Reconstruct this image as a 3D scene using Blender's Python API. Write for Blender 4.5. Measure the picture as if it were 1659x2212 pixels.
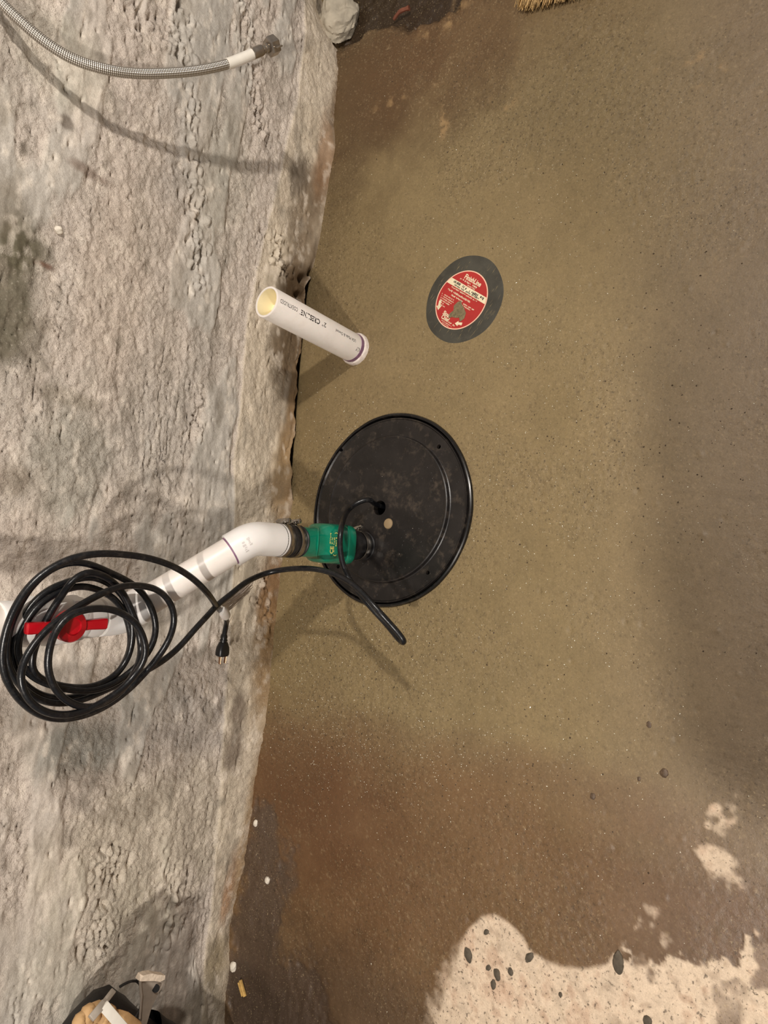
import bpy, bmesh, math, random
import numpy as np
from mathutils import Matrix, Vector

# ---------------------------------------------------------------- clear
for o in list(bpy.data.objects):
    bpy.data.objects.remove(o, do_unlink=True)
S = bpy.context.scene
COL = S.collection
random.seed(7)
RNG = np.random.default_rng(11)
A = np.array

# ---------------------------------------------------------------- camera
# World frame: X along the wall, Y into the wall (wall face at y=0), Z up.
# The photo was taken with the phone turned on its side, so the picture's left is up.
FPX, CXP, CYP = 1545.0, 829.5, 1106.0
CAMR = A([[0.10473, -0.98942, 0.10055], [-0.79444, -0.02264, 0.60693], [-0.59823, -0.14344, -0.78840]])
u_, s_, v_ = np.linalg.svd(CAMR)
CAMR = u_ @ v_
CAMC = A([0.0, -1.154, 1.130])
cd = bpy.data.cameras.new('camera')
cd.sensor_fit = 'VERTICAL'
cd.sensor_height = 36.0
cd.sensor_width = 27.0
cd.lens = FPX / 2212.0 * 36.0
cd.clip_start = 0.02
cam = bpy.data.objects.new('camera', cd)
COL.objects.link(cam)
M = Matrix.Identity(4)
for i in range(3):
    M[i][0], M[i][1], M[i][2], M[i][3] = CAMR[i][0], -CAMR[i][1], -CAMR[i][2], CAMC[i]
cam.matrix_world = M
S.camera = cam

# ---------------------------------------------------------------- world, lamps, exposure
w = bpy.data.worlds.new('basement_air')
S.world = w
w.use_nodes = True
w.node_tree.nodes['Background'].inputs[0].default_value = (1.0, 0.92, 0.86, 1)
w.node_tree.nodes['Background'].inputs[1].default_value = 0.075
for nm, loc, pw in (('ceiling_bulb', (1.2, -1.55, 2.1), 44.0), ('ceiling_bulb', (-0.95, -1.60, 2.15), 46.0)):
    ld = bpy.data.lights.new(nm, 'POINT')
    ld.energy = pw
    ld.color = (1.0, 0.93, 0.85)
    ld.shadow_soft_size = 0.045
    lo = bpy.data.objects.new(nm, ld)
    lo.location = loc
    COL.objects.link(lo)
S.view_settings.view_transform = 'Standard'
S.view_settings.look = 'None'
S.view_settings.gamma = 1.0
S.view_settings.use_curve_mapping = False
S.view_settings.exposure = 1.70

# ---------------------------------------------------------------- helpers: measuring the photo
def ray(x, y):
    return CAMR @ A([x - CXP, y - CYP, FPX])
def fl(x, y, z=0.0):
    d = ray(x, y)
    return CAMC + d * (z - CAMC[2]) / d[2]
def wl(x, y, yy=0.0):
    d = ray(x, y)
    return CAMC + d * (yy - CAMC[1]) / d[1]

# ---------------------------------------------------------------- helpers: colour, materials
def lin(c):
    c = A(c, float) / 255.0
    return np.where(c <= 0.04045, c / 12.92, ((c + 0.055) / 1.055) ** 2.4)
def rgba(c):
    l = lin(c)
    return (float(l[0]), float(l[1]), float(l[2]), 1.0)

def mat(name, col, rough=0.5, metal=0.0, spec=0.5, var=0.12, vscale=60.0, bump=0.0, bscale=200.0,
        coat=0.0, dirt=None, dscale=30.0, damt=0.5, sss=0.0, trans=0.0):
    m = bpy.data.materials.new(name)
    m.use_nodes = True
    nt = m.node_tree
    b = nt.nodes['Principled BSDF']
    tc = nt.nodes.new('ShaderNodeTexCoord')
    n1 = nt.nodes.new('ShaderNodeTexNoise')
    n1.inputs['Scale'].default_value = vscale
    n1.inputs['Detail'].default_value = 5
    nt.links.new(tc.outputs['Object'], n1.inputs['Vector'])
    cr = nt.nodes.new('ShaderNodeValToRGB')
    c = lin(col)
    lo, hi = np.clip(c * (1 - var), 0, 1), np.clip(c * (1 + var), 0, 1)
    cr.color_ramp.elements[0].position = 0.3
    cr.color_ramp.elements[1].position = 0.7
    cr.color_ramp.elements[0].color = (*lo, 1)
    cr.color_ramp.elements[1].color = (*hi, 1)
    nt.links.new(n1.outputs['Fac'], cr.inputs['Fac'])
    out = cr.outputs['Color']
    if dirt is not None:
        n2 = nt.nodes.new('ShaderNodeTexNoise')
        n2.inputs['Scale'].default_value = dscale
        n2.inputs['Detail'].default_value = 8
        n2.inputs['Roughness'].default_value = 0.7
        nt.links.new(tc.outputs['Object'], n2.inputs['Vector'])
        r2 = nt.nodes.new('ShaderNodeValToRGB')
        r2.color_ramp.elements[0].position = 0.52
        r2.color_ramp.elements[1].position = 0.75
        nt.links.new(n2.outputs['Fac'], r2.inputs['Fac'])
        mu = nt.nodes.new('ShaderNodeMath')
        mu.operation = 'MULTIPLY'
        mu.inputs[1].default_value = damt
        nt.links.new(r2.outputs['Color'], mu.inputs[0])
        mx = nt.nodes.new('ShaderNodeMix')
        mx.data_type = 'RGBA'
        mx.inputs[7].default_value = rgba(dirt)
        nt.links.new(mu.outputs[0], mx.inputs[0])
        nt.links.new(out, mx.inputs[6])
        out = mx.outputs[2]
    nt.links.new(out, b.inputs['Base Color'])
    b.inputs['Roughness'].default_value = rough
    b.inputs['Metallic'].default_value = metal
    b.inputs['Specular IOR Level'].default_value = spec
    b.inputs['Coat Weight'].default_value = coat
    b.inputs['Coat Roughness'].default_value = 0.08
    if sss:
        b.inputs['Subsurface Weight'].default_value = sss
        b.inputs['Subsurface Scale'].default_value = 0.004
    if trans:
        b.inputs['Transmission Weight'].default_value = trans
    if bump:
        n3 = nt.nodes.new('ShaderNodeTexNoise')
        n3.inputs['Scale'].default_value = bscale
        n3.inputs['Detail'].default_value = 6
        nt.links.new(tc.outputs['Object'], n3.inputs['Vector'])
        bp = nt.nodes.new('ShaderNodeBump')
        bp.inputs['Strength'].default_value = bump
        bp.inputs['Distance'].default_value = 0.002
        nt.links.new(n3.outputs['Fac'], bp.inputs['Height'])
        nt.links.new(bp.outputs['Normal'], b.inputs['Normal'])
    return m

def surface_mat(name, spec, fine, bumps, speck=None):
    """concrete: colour and wetness come from the mesh attributes, grain from noise"""
    m = bpy.data.materials.new(name)
    m.use_nodes = True
    nt = m.node_tree
    b = nt.nodes['Principled BSDF']
    at = nt.nodes.new('ShaderNodeAttribute')
    at.attribute_name = 'stain_shade'
    ro = nt.nodes.new('ShaderNodeAttribute')
    ro.attribute_name = 'rough'
    ga = nt.nodes.new('ShaderNodeAttribute')
    ga.attribute_name = 'grain'
    tc = nt.nodes.new('ShaderNodeTexCoord')
    out = at.outputs['Color']
    if speck:
        for sc, lo, hi, colr, amt in speck:
            n = nt.nodes.new('ShaderNodeTexNoise')
            n.inputs['Scale'].default_value = sc
            n.inputs['Detail'].default_value = 2
            nt.links.new(tc.outputs['Object'], n.inputs['Vector'])
            mr = nt.nodes.new('ShaderNodeMapRange')
            mr.inputs[1].default_value = lo
            mr.inputs[2].default_value = hi
            mr.inputs[4].default_value = amt
            nt.links.new(n.outputs['Fac'], mr.inputs[0])
            mg = nt.nodes.new('ShaderNodeMath'); mg.operation = 'MULTIPLY'
            nt.links.new(mr.outputs[0], mg.inputs[0]); nt.links.new(ga.outputs['Fac'], mg.inputs[1])
            mx = nt.nodes.new('ShaderNodeMix'); mx.data_type = 'RGBA'
            nt.links.new(mg.outputs[0], mx.inputs[0]); nt.links.new(out, mx.inputs[6]); mx.inputs[7].default_value = rgba(colr)
            out = mx.outputs[2]
    for sc, amt in fine:
        n = nt.nodes.new('ShaderNodeTexNoise')
        n.inputs['Scale'].default_value = sc
        n.inputs['Detail'].default_value = 4
        n.inputs['Roughness'].default_value = 0.65
        nt.links.new(tc.outputs['Object'], n.inputs['Vector'])
        mr = nt.nodes.new('ShaderNodeMapRange')
        mr.inputs[1].default_value = 0.25
        mr.inputs[2].default_value = 0.75
        mr.inputs[3].default_value = 1 - amt
        mr.inputs[4].default_value = 1 + amt
        nt.links.new(n.outputs['Fac'], mr.inputs[0])
        vm = nt.nodes.new('ShaderNodeVectorMath')
        vm.operation = 'SCALE'
        nt.links.new(out, vm.inputs[0])
        nt.links.new(mr.outputs[0], vm.inputs[3])
        out = vm.outputs[0]
    nt.links.new(out, b.inputs['Base Color'])
    nt.links.new(ro.outputs['Fac'], b.inputs['Roughness'])
    b.inputs['Specular IOR Level'].default_value = spec
    nrm = None
    for sc, st, dist in bumps:
        n = nt.nodes.new('ShaderNodeTexNoise')
        n.inputs['Scale'].default_value = sc
        n.inputs['Detail'].default_value = 5
        n.inputs['Roughness'].default_value = 0.6
        nt.links.new(tc.outputs['Object'], n.inputs['Vector'])
        bp = nt.nodes.new('ShaderNodeBump')
        bp.inputs['Distance'].default_value = dist
        ms = nt.nodes.new('ShaderNodeMath'); ms.operation = 'MULTIPLY'; ms.inputs[1].default_value = st
        nt.links.new(ga.outputs['Fac'], ms.inputs[0]); nt.links.new(ms.outputs[0], bp.inputs['Strength'])
        nt.links.new(n.outputs['Fac'], bp.inputs['Height'])
        if nrm:
            nt.links.new(nrm, bp.inputs['Normal'])
        nrm = bp.outputs['Normal']
    nt.links.new(nrm, b.inputs['Normal'])
    return m

MT = dict(
    pvc=mat('white_pvc', (236, 228, 220), 0.38, var=0.05, vscale=25, dirt=(200, 180, 160), dscale=18, damt=0.35, sss=0.05),
    pvc_fit=mat('bright_white_pvc', (240, 236, 232), 0.3, var=0.02, sss=0.05),
    pvc_in=mat('cream_pvc_core', (240, 228, 190), 0.8, spec=0.2, var=0.03),
    primer=mat('purple_primer', (128, 92, 118), 0.5, var=0.3, vscale=90),
    glue=mat('white_glue_ring', (226, 214, 204), 0.6, var=0.08, vscale=120, bump=0.5, bscale=160, dirt=(150, 118, 112), dscale=70, damt=0.7),
    rubber=mat('black_rubber', (26, 25, 26), 0.42, var=0.2, dirt=(90, 84, 78), dscale=45, damt=0.3),
    steel=mat('stainless_steel', (176, 170, 162), 0.26, metal=1.0, var=0.12, vscale=120),
    steel_dull=mat('dull_steel', (158, 148, 136), 0.24, metal=0.85, var=0.2, vscale=90),
    green=mat('green_plastic', (4, 120, 92), 0.24, var=0.12, vscale=40, dirt=(70, 150, 128), dscale=34, damt=0.35, coat=0.3),
    red=mat('red_plastic', (176, 10, 26), 0.3, var=0.08, sss=0.04),
    cord=mat('black_cord_jacket', (15, 16, 19), 0.30, var=0.25, vscale=150, dirt=(90, 82, 74), dscale=120, damt=0.28, bump=0.15, bscale=180),
    plug=mat('black_vinyl', (20, 19, 20), 0.34, var=0.2, bump=0.1),
    brass=mat('brass_prong', (176, 140, 112), 0.35, metal=0.85, var=0.1),
    lid=mat('wet_black_plastic', (30, 27, 26), 0.34, var=0.35, vscale=30, dirt=(98, 86, 74), dscale=46, damt=0.55, bump=0.15, bscale=90),
    rim=mat('black_basin_plastic', (17, 16, 17), 0.24, var=0.2, dirt=(84, 72, 60), dscale=60, damt=0.35),
    dark=mat('hole_black', (6, 6, 6), 0.9, var=0.1),
    tanplug=mat('tan_rubber_plug', (150, 128, 96), 0.5, var=0.08),
    water=mat('water_drop', (30, 29, 29), 0.04, spec=1.0, var=0.05, coat=1.0),
    yellow=mat('yellow_print', (226, 214, 120), 0.5, var=0.05),
    black_ink=mat('black_ink', (34, 31, 32), 0.55, var=0.1),
    grey_ink=mat('grey_ink', (206, 200, 196), 0.55, var=0.1),
    cover=mat('scuffed_black_cover', (64, 62, 54), 0.5, var=0.3, vscale=22, dirt=(104, 98, 82), dscale=30, damt=0.5, bump=0.2, bscale=90),
    label_red=mat('red_label', (172, 44, 42), 0.32, var=0.1, vscale=30),
    label_edge=mat('label_edge', (236, 190, 164), 0.4, var=0.06),
    label_white=mat('label_white', (232, 218, 184), 0.4, var=0.06, vscale=80, dirt=(168, 142, 110), dscale=120, damt=0.6),
    cement=mat('cement_smear', (118, 104, 76), 0.75, var=0.35, vscale=240, bump=0.7, bscale=260),
    tie=mat('white_tie', (232, 226, 220), 0.45, var=0.04, sss=0.1),
    strand=mat('pale_fibre', (206, 194, 186), 0.6, var=0.12),
    stone=mat('grey_broken_concrete', (176, 166, 148), 0.9, var=0.2, vscale=40, bump=0.6, bscale=90),
    pebble_dark=mat('dark_pebble', (82, 73, 60), 0.8, var=0.3, vscale=120),
    pebble_white=mat('white_pebble', (222, 212, 196), 0.6, var=0.1, vscale=120),
    sand=mat('wet_quartz_sand', (250, 240, 220), 0.10, spec=0.9, var=0.15, vscale=300),
    floor_stone=mat('brown_floor_stone', (88, 70, 53), 0.55, var=0.35, vscale=200),
    grit=mat('brown_grit', (70, 56, 42), 0.6, var=0.35, vscale=300),
    straw=mat('straw_bristle', (196, 158, 92), 0.55, var=0.3, vscale=160),
    wood=mat('weathered_wood', (112, 78, 50), 0.7, var=0.3, vscale=40, bump=0.3, bscale=120),
    stick=mat('red_brown_stick', (112, 64, 46), 0.6, var=0.25, vscale=90),
    leather=mat('tan_leather', (198, 160, 112), 0.7, var=0.14, vscale=60, bump=0.4, bscale=160, dirt=(120, 84, 48), dscale=50, damt=0.5),
    bag=mat('black_bag_cloth', (26, 24, 23), 0.55, var=0.25, vscale=60, bump=0.3, bscale=220),
    painted=mat('white_painted_steel', (226, 220, 208), 0.45, var=0.05),
    galv=mat('galvanised_steel', (166, 156, 144), 0.5, metal=0.25, var=0.15, vscale=50),
    mortar=mat('dry_mortar_crust', (214, 198, 178), 0.9, var=0.15, vscale=140, bump=0.8, bscale=150),
)

def hose_mat():
    m = bpy.data.materials.new('braided_steel')
    m.use_nodes = True
    nt = m.node_tree
    b = nt.nodes['Principled BSDF']
    uv = nt.nodes.new('ShaderNodeUVMap')
    sx = nt.nodes.new('ShaderNodeSeparateXYZ')
    nt.links.new(uv.outputs[0], sx.inputs[0])
    waves = []
    for sg in (1, -1):
        mu = nt.nodes.new('ShaderNodeMath'); mu.operation = 'MULTIPLY'; mu.inputs[1].default_value = 1050.0
        nt.links.new(sx.outputs[0], mu.inputs[0])
        mv = nt.nodes.new('ShaderNodeMath'); mv.operation = 'MULTIPLY'; mv.inputs[1].default_value = sg * 2 * math.pi * 8
        nt.links.new(sx.outputs[1], mv.inputs[0])
        ad = nt.nodes.new('ShaderNodeMath'); ad.operation = 'ADD'
        nt.links.new(mu.outputs[0], ad.inputs[0]); nt.links.new(mv.outputs[0], ad.inputs[1])
        sn = nt.nodes.new('ShaderNodeMath'); sn.operation = 'SINE'
        nt.links.new(ad.outputs[0], sn.inputs[0])
        waves.append(sn.outputs[0])
    mx = nt.nodes.new('ShaderNodeMath'); mx.operation = 'MULTIPLY'
    nt.links.new(waves[0], mx.inputs[0]); nt.links.new(waves[1], mx.inputs[1])
    mr = nt.nodes.new('ShaderNodeMapRange')
    mr.inputs[1].default_value = -1; mr.inputs[2].default_value = 1
    nt.links.new(mx.outputs[0], mr.inputs[0])
    cr = nt.nodes.new('ShaderNodeValToRGB')
    cr.color_ramp.elements[0].color = rgba((122, 116, 108))
    cr.color_ramp.elements[1].color = rgba((226, 220, 210))
    cr.color_ramp.elements[0].position = 0.25
    cr.color_ramp.elements[1].position = 0.7
    nt.links.new(mr.outputs[0], cr.inputs[0])
    nt.links.new(cr.outputs[0], b.inputs['Base Color'])
    b.inputs['Metallic'].default_value = 0.85
    b.inputs['Roughness'].default_value = 0.36
    bp = nt.nodes.new('ShaderNodeBump'); bp.inputs['Strength'].default_value = 0.8; bp.inputs['Distance'].default_value = 0.001
    nt.links.new(mr.outputs[0], bp.inputs['Height'])
    nt.links.new(bp.outputs[0], b.inputs['Normal'])
    return m
MT['braid'] = hose_mat()

# ---------------------------------------------------------------- helpers: numpy noise
def _h(ix, iy, seed):
    n = (ix.astype(np.int64) * 374761393 + iy.astype(np.int64) * 668265263 + seed * 974711) & 0xFFFFFFFF
    n = ((n ^ (n >> 13)) * 1274126177) & 0xFFFFFFFF
    return ((n ^ (n >> 16)) & 0xFFFF) / 65535.0
def vnoise(x, y, seed=0):
    xi, yi = np.floor(x), np.floor(y)
    fx, fy = x - xi, y - yi
    fx = fx * fx * (3 - 2 * fx)
    fy = fy * fy * (3 - 2 * fy)
    xi = xi.astype(np.int64); yi = yi.astype(np.int64)
    a, b = _h(xi, yi, seed), _h(xi + 1, yi, seed)
    c, d = _h(xi, yi + 1, seed), _h(xi + 1, yi + 1, seed)
    return (a + (b - a) * fx) * (1 - fy) + (c + (d - c) * fx) * fy
def fbm(x, y, seed=0, oct=4, gain=0.5):
    t, amp, s = 0.0, 1.0, 0.0
    for i in range(oct):
        t = t + amp * (vnoise(x, y, seed + i * 17) * 2 - 1)
        s += amp
        amp *= gain
        x, y = x * 2.03 + 5.1, y * 2.03 + 3.7
    return t / s
def sst(a, b, x):
    t = np.clip((x - a) / (b - a), 0, 1)
    return t * t * (3 - 2 * t)

def polysdf(px, py, poly):
    """signed distance, negative inside"""
    d = np.full(px.shape, 1e9)
    ins = np.zeros(px.shape, bool)
    n = len(poly)
    for i in range(n):
        ax, ay = poly[i]; bx, by = poly[(i + 1) % n]
        ex, ey = bx - ax, by - ay
        t = np.clip(((px - ax) * ex + (py - ay) * ey) / (ex * ex + ey * ey + 1e-12), 0, 1)
        d = np.minimum(d, (px - ax - ex * t) ** 2 + (py - ay - ey * t) ** 2)
        c = ((ay > py) != (by > py)) & (px < (bx - ax) * (py - ay) / (by - ay + 1e-12) + ax)
        ins ^= c
    d = np.sqrt(d)
    return np.where(ins, -d, d)
def linedist(px, py, pts):
    d = np.full(px.shape, 1e9)
    for (ax, ay), (bx, by) in zip(pts[:-1], pts[1:]):
        ex, ey = bx - ax, by - ay
        t = np.clip(((px - ax) * ex + (py - ay) * ey) / (ex * ex + ey * ey + 1e-12), 0, 1)
        d = np.minimum(d, (px - ax - ex * t) ** 2 + (py - ay - ey * t) ** 2)
    return np.sqrt(d)

def spacing(lo, d0, d1, hi, step, coarse):
    a = list(np.linspace(lo, d0, max(2, int((d0 - lo) / coarse) + 1))[:-1])
    b = list(np.linspace(d0, d1, int((d1 - d0) / step) + 1))
    c = list(np.linspace(d1, hi, max(2, int((hi - d1) / coarse) + 1))[1:])
    return A(a + b + c)

def grid_faces(nu, nv):
    i = np.arange(nu - 1)[:, None] * nv + np.arange(nv - 1)[None, :]
    return np.stack([i, i + nv, i + nv + 1, i + 1], -1).reshape(-1, 4)

def big_mesh(name, V, F, material, col=None, rough=None, grain=None):
    me = bpy.data.meshes.new(name)
    me.vertices.add(len(V))
    me.vertices.foreach_set('co', V.astype(np.float32).ravel())
    me.loops.add(F.size)
    me.loops.foreach_set('vertex_index', F.astype(np.int32).ravel())
    me.polygons.add(len(F))
    me.polygons.foreach_set('loop_start', (np.arange(len(F)) * F.shape[1]).astype(np.int32))
    me.polygons.foreach_set('use_smooth', np.ones(len(F), bool))
    me.update(calc_edges=True)
    if col is not None:
        at = me.attributes.new('stain_shade', 'FLOAT_COLOR', 'POINT')  # surface colour: stains plus some painted shade
        at.data.foreach_set('color', np.c_[col, np.ones(len(col))].astype(np.float32).ravel())
    if rough is not None:
        at = me.attributes.new('rough', 'FLOAT', 'POINT')
        at.data.foreach_set('value', rough.astype(np.float32).ravel())
    if grain is not None:
        at = me.attributes.new('grain', 'FLOAT', 'POINT')
        at.data.foreach_set('value', grain.astype(np.float32).ravel())
    me.materials.append(material)
    o = bpy.data.objects.new(name, me)
    COL.objects.link(o)
    return o

# ---------------------------------------------------------------- helpers: object building
BASE = {}
def thing(name, label, cat, base, group=None):
    o = bpy.data.objects.new(name, None)
    o.empty_display_size = 0.03
    o.location = [float(v) for v in base]
    COL.objects.link(o)
    o['label'] = label; o['category'] = cat
    if group: o['group'] = group
    BASE[o] = A(base, float)
    return o
def build(name, V, F, material, parent=None, base=None, smooth=True, uv=None, sharp=0.6):
    b = BASE[parent] if parent is not None else (A(base, float) if base is not None else np.zeros(3))
    V = A(V, float) - b
    me = bpy.data.meshes.new(name)
    me.from_pydata(V.tolist(), [], [list(map(int, f)) for f in F])
    me.validate()
    bm = bmesh.new(); bm.from_mesh(me)
    bmesh.ops.recalc_face_normals(bm, faces=bm.faces)
    bm.to_mesh(me); bm.free()
    me.materials.append(material)
    if smooth:
        me.polygons.foreach_set('use_smooth', [True] * len(me.polygons))
        me.set_sharp_from_angle(angle=sharp)
    o = bpy.data.objects.new(name, me)
    COL.objects.link(o)
    if parent is not None:
        o.parent = parent
        BASE[o] = b
    else:
        o.location = b.tolist()
        BASE[o] = b
    return o
def tag(o, label, cat=None, group=None, kind=None):
    o['label'] = label
    if cat: o['category'] = cat
    if group: o['group'] = group
    if kind: o['kind'] = kind
    return o

def unit(v):
    v = A(v, float)
    return v / np.linalg.norm(v)
def frame(o, z, x=(1, 0, 0)):
    z = unit(z); x = A(x, float); x = unit(x - z * (x @ z)); y = np.cross(z, x)
    T = np.eye(4); T[:3, 0] = x; T[:3, 1] = y; T[:3, 2] = z; T[:3, 3] = o
    return T
def xf(T, V):
    V = A(V, float)
    return V @ T[:3, :3].T + T[:3, 3]
def lathe(prof, seg=48, closed=False, shape=None):
    """revolve (r,z) around z. closed: profile is a loop"""
    V, F = [], []
    n = len(prof)
    for r, z in prof:
        for k in range(seg):
            a = 2 * math.pi * k / seg
            q = shape(a) if shape else 1.0
            V.append((r * q * math.cos(a), r * q * math.sin(a), z))
    m = n if closed else n - 1
    for i in range(m):
        j = (i + 1) % n
        for k in range(seg):
            l = (k + 1) % seg
            F.append((i * seg + k, i * seg + l, j * seg + l, j * seg + k))
    if not closed:
        if prof[0][0] > 1e-6: F.append(tuple(range(seg))[::-1])
        if prof[-1][0] > 1e-6: F.append(tuple((n - 1) * seg + k for k in range(seg)))
    return A(V), F
def loft(rings, cap=True):
    V, F = [], []
    n = len(rings[0])
    for r in rings: V += [tuple(p) for p in r]
    for i in range(len(rings) - 1):
        for k in range(n):
            l = (k + 1) % n
            F.append((i * n + k, i * n + l, (i + 1) * n + l, (i + 1) * n + k))
    if cap:
        F.append(tuple(range(n))[::-1]); F.append(tuple((len(rings) - 1) * n + k for k in range(n)))
    return A(V), F
def catmull(P, step):
    P = A(P, float)
    Q = np.vstack([2 * P[0] - P[1], P, 2 * P[-1] - P[-2]])
    out = []
    for i in range(1, len(Q) - 2):
        p0, p1, p2, p3 = Q[i - 1], Q[i], Q[i + 1], Q[i + 2]
        n = max(2, int(np.linalg.norm(p2 - p1) / step))
        for t in np.linspace(0, 1, n, endpoint=False):
            out.append(0.5 * ((2 * p1) + (-p0 + p2) * t + (2 * p0 - 5 * p1 + 4 * p2 - p3) * t * t + (-p0 + 3 * p1 - 3 * p2 + p3) * t ** 3))
    out.append(Q[-2])
    return A(out)
def tube(P, r, seg=10, cap=True):
    P = A(P, float)
    n = len(P)
    rr = np.full(n, r) if np.isscalar(r) else A(r, float)
    T = np.gradient(P, axis=0)
    T /= np.linalg.norm(T, axis=1)[:, None] + 1e-12
    x = np.cross(T[0], [0.3, 0.2, 0.9]); x /= np.linalg.norm(x)
    rings = []
    for i in range(n):
        x = x - T[i] * (x @ T[i]); x /= np.linalg.norm(x)
        y = np.cross(T[i], x)
        a = np.linspace(0, 2 * math.pi, seg, endpoint=False)
        rings.append(P[i] + rr[i] * (np.cos(a)[:, None] * x + np.sin(a)[:, None] * y))
    return loft(rings, cap)
def rbox(sx, sy, sz, bev=0.002, seg=2):
    bm = bmesh.new()
    bmesh.ops.create_cube(bm, size=1.0)
    for v in bm.verts: v.co = Vector((v.co.x * sx, v.co.y * sy, v.co.z * sz))
    bmesh.ops.bevel(bm, geom=bm.edges[:], offset=bev, segments=seg, affect='EDGES', profile=0.5)
    bm.verts.index_update()
    V = A([v.co[:] for v in bm.verts]); F = [[v.index for v in f.verts] for f in bm.faces]
    bm.free()
    return V, F
def blob(sub, sc, seed, amp, freq):
    bm = bmesh.new()
    bmesh.ops.create_icosphere(bm, subdivisions=sub, radius=1.0)
    V = A([v.co[:] for v in bm.verts]); F = [[v.index for v in f.verts] for f in bm.faces]
    bm.free()
    r = 1 + amp * fbm(V[:, 0] * freq + V[:, 2] * freq * 0.7 + 9, V[:, 1] * freq - V[:, 2] * freq * 0.6 + 4, seed, 4)
    return V * r[:, None] * A(sc), F
def join(parts):
    V, F, n = [], [], 0
    for v, f in parts:
        V.append(A(v)); F += [[i + n for i in q] for q in f]; n += len(v)
    return np.vstack(V), F
def ellips(T, prof, seg=40, cross=2.0, ax=1.0, ay=1.0):
    """lathe in frame T with superellipse section"""
    e = 2.0 / cross
    V, F = [], []
    n = len(prof)
    for r, z in prof:
        for k in range(seg):
            a = 2 * math.pi * k / seg
            c, s = math.cos(a), math.sin(a)
            V.append((r * ax * math.copysign(abs(c) ** e, c), r * ay * math.copysign(abs(s) ** e, s), z))
    for i in range(n - 1):
        for k in range(seg):
            l = (k + 1) % seg
            F.append((i * seg + k, i * seg + l, (i + 1) * seg + l, (i + 1) * seg + k))
    F.append(tuple(range(seg))[::-1]); F.append(tuple((n - 1) * seg + k for k in range(seg)))
    return xf(T, V), F
def text_mesh(s, size=1.0, bold=0.0, align='LEFT', width=1.0):
    c = bpy.data.curves.new('txt', 'FONT')
    c.body = s; c.size = size; c.align_x = align; c.offset = bold; c.resolution_u = 3
    o = bpy.data.objects.new('txt', c)
    COL.objects.link(o)
    dg = bpy.context.evaluated_depsgraph_get()
    me = bpy.data.meshes.new_from_object(o.evaluated_get(dg))
    bm = bmesh.new(); bm.from_mesh(me)
    bmesh.ops.triangulate(bm, faces=bm.faces)
    bm.verts.index_update()
    V = A([v.co[:] for v in bm.verts]) if bm.verts else np.zeros((0, 3))
    F = [[v.index for v in f.verts] for f in bm.faces]
    bm.free()
    bpy.data.objects.remove(o, do_unlink=True); bpy.data.curves.remove(c); bpy.data.meshes.remove(me)
    V[:, 0] *= width
    return V, F

# ================================================================ FLOOR
LIDC = A([0.150, -0.292]); LIDR = 0.195
DRC = fl(1001, 647)[:2]; DRR = 0.0865
HOLE_FLOOR = 0.1915
base_px = [(676, -60), (682, 0), (684, 60), (716, 108), (722, 150), (712, 330), (690, 480), (660, 640), (645, 800), (630, 980), (620, 1100), (600, 1230),
           (585, 1400), (562, 1600), (530, 1800), (490, 2000), (485, 2130), (480, 2260)]
BW = A([fl(*b)[:2] for b in base_px])
BW = BW[np.argsort(BW[:, 0])]
def ybase(x):
    return np.interp(x, BW[:, 0], BW[:, 1])

xs = spacing(-2.6, -1.02, 1.40, 3.0, 0.0027, 0.12)
ys = spacing(-3.4, -1.10, 0.06, 0.12, 0.0027, 0.12)
GX, GY = np.meshgrid(xs, ys, indexing='ij')
gx, gy = GX.ravel(), GY.ravel()
z = 0.0022 * fbm(gx / 0.25, gy / 0.25, 3, 3)
z += 0.0003 * fbm(gx / 0.012, gy / 0.06, 5, 3)          # trowel sweeps
sandy = sst(-0.25, 0.45, fbm(gx / 0.22 + 3, gy / 0.22, 8, 4) + 0.15)
z += (0.0002 + 0.0009 * sandy) * fbm(gx / 0.006, gy / 0.006, 9, 3)
def P2(l): return [tuple(fl(*p)[:2]) for p in l]
wob = 0.02 * fbm(gx / 0.05, gy / 0.05, 21, 4) + 0.010 * fbm(gx / 0.012, gy / 0.012, 22, 3)
pale_poly = P2([(830 + a / 2, 1550 + b / 2) for a, b in [(150, 1500), (250, 1200), (290, 1090), (330, 990), (360, 910), (420, 860), (480, 850), (560, 900), (600, 940),
    (620, 990), (680, 1045), (740, 1075), (880, 1080), (980, 1065), (1000, 1030), (1040, 1040), (1090, 1010), (1150, 985), (1250, 990),
    (1330, 1010), (1390, 930), (1450, 960), (1560, 920), (1620, 970), (1680, 1060), (1800, 1500)]])
pd = polysdf(gx, gy, pale_poly)
ragged = sst(0.2, 0.55, (gy - fl(1330, 2090)[1]) * -8 + 0.35)      # the edge is crisp along the slurry, ragged toward the room
softl = sst(0.0, 0.05, gy - fl(1010, 2060)[1])                        # soft edge, fading into the painted shade toward the wall side
pale = 1 - sst(-0.004, 0.004, (pd + wob * (0.25 + 2.2 * ragged + 1.2 * softl)) / (1 + 4 * softl))
pale *= 1 - 0.85 * ragged * sst(0.12, 0.32, fbm(gx / 0.05 + 4, gy / 0.05, 24, 4)) * sst(-0.12, -0.02, pd)
for cx_, cy_, r_ in ((830 + 1450 / 2, 1550 + 640 / 2, 40), (830 + 1455 / 2, 1550 + 490 / 2, 18), (830 + 1430 / 2, 1550 + 385 / 2, 16), (830 + 1150 / 2, 1550 + 900 / 2, 26), (830 + 1200 / 2, 1550 + 970 / 2, 22)):
    c = fl(cx_, cy_); rw = abs(fl(cx_, cy_ + r_)[0] - c[0])
    dd = np.hypot(gx - c[0], (gy - c[1])) - rw
    pale = np.maximum(pale, 0.85 * (1 - sst(-0.008, 0.006, dd + 1.5 * wob)))
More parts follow.
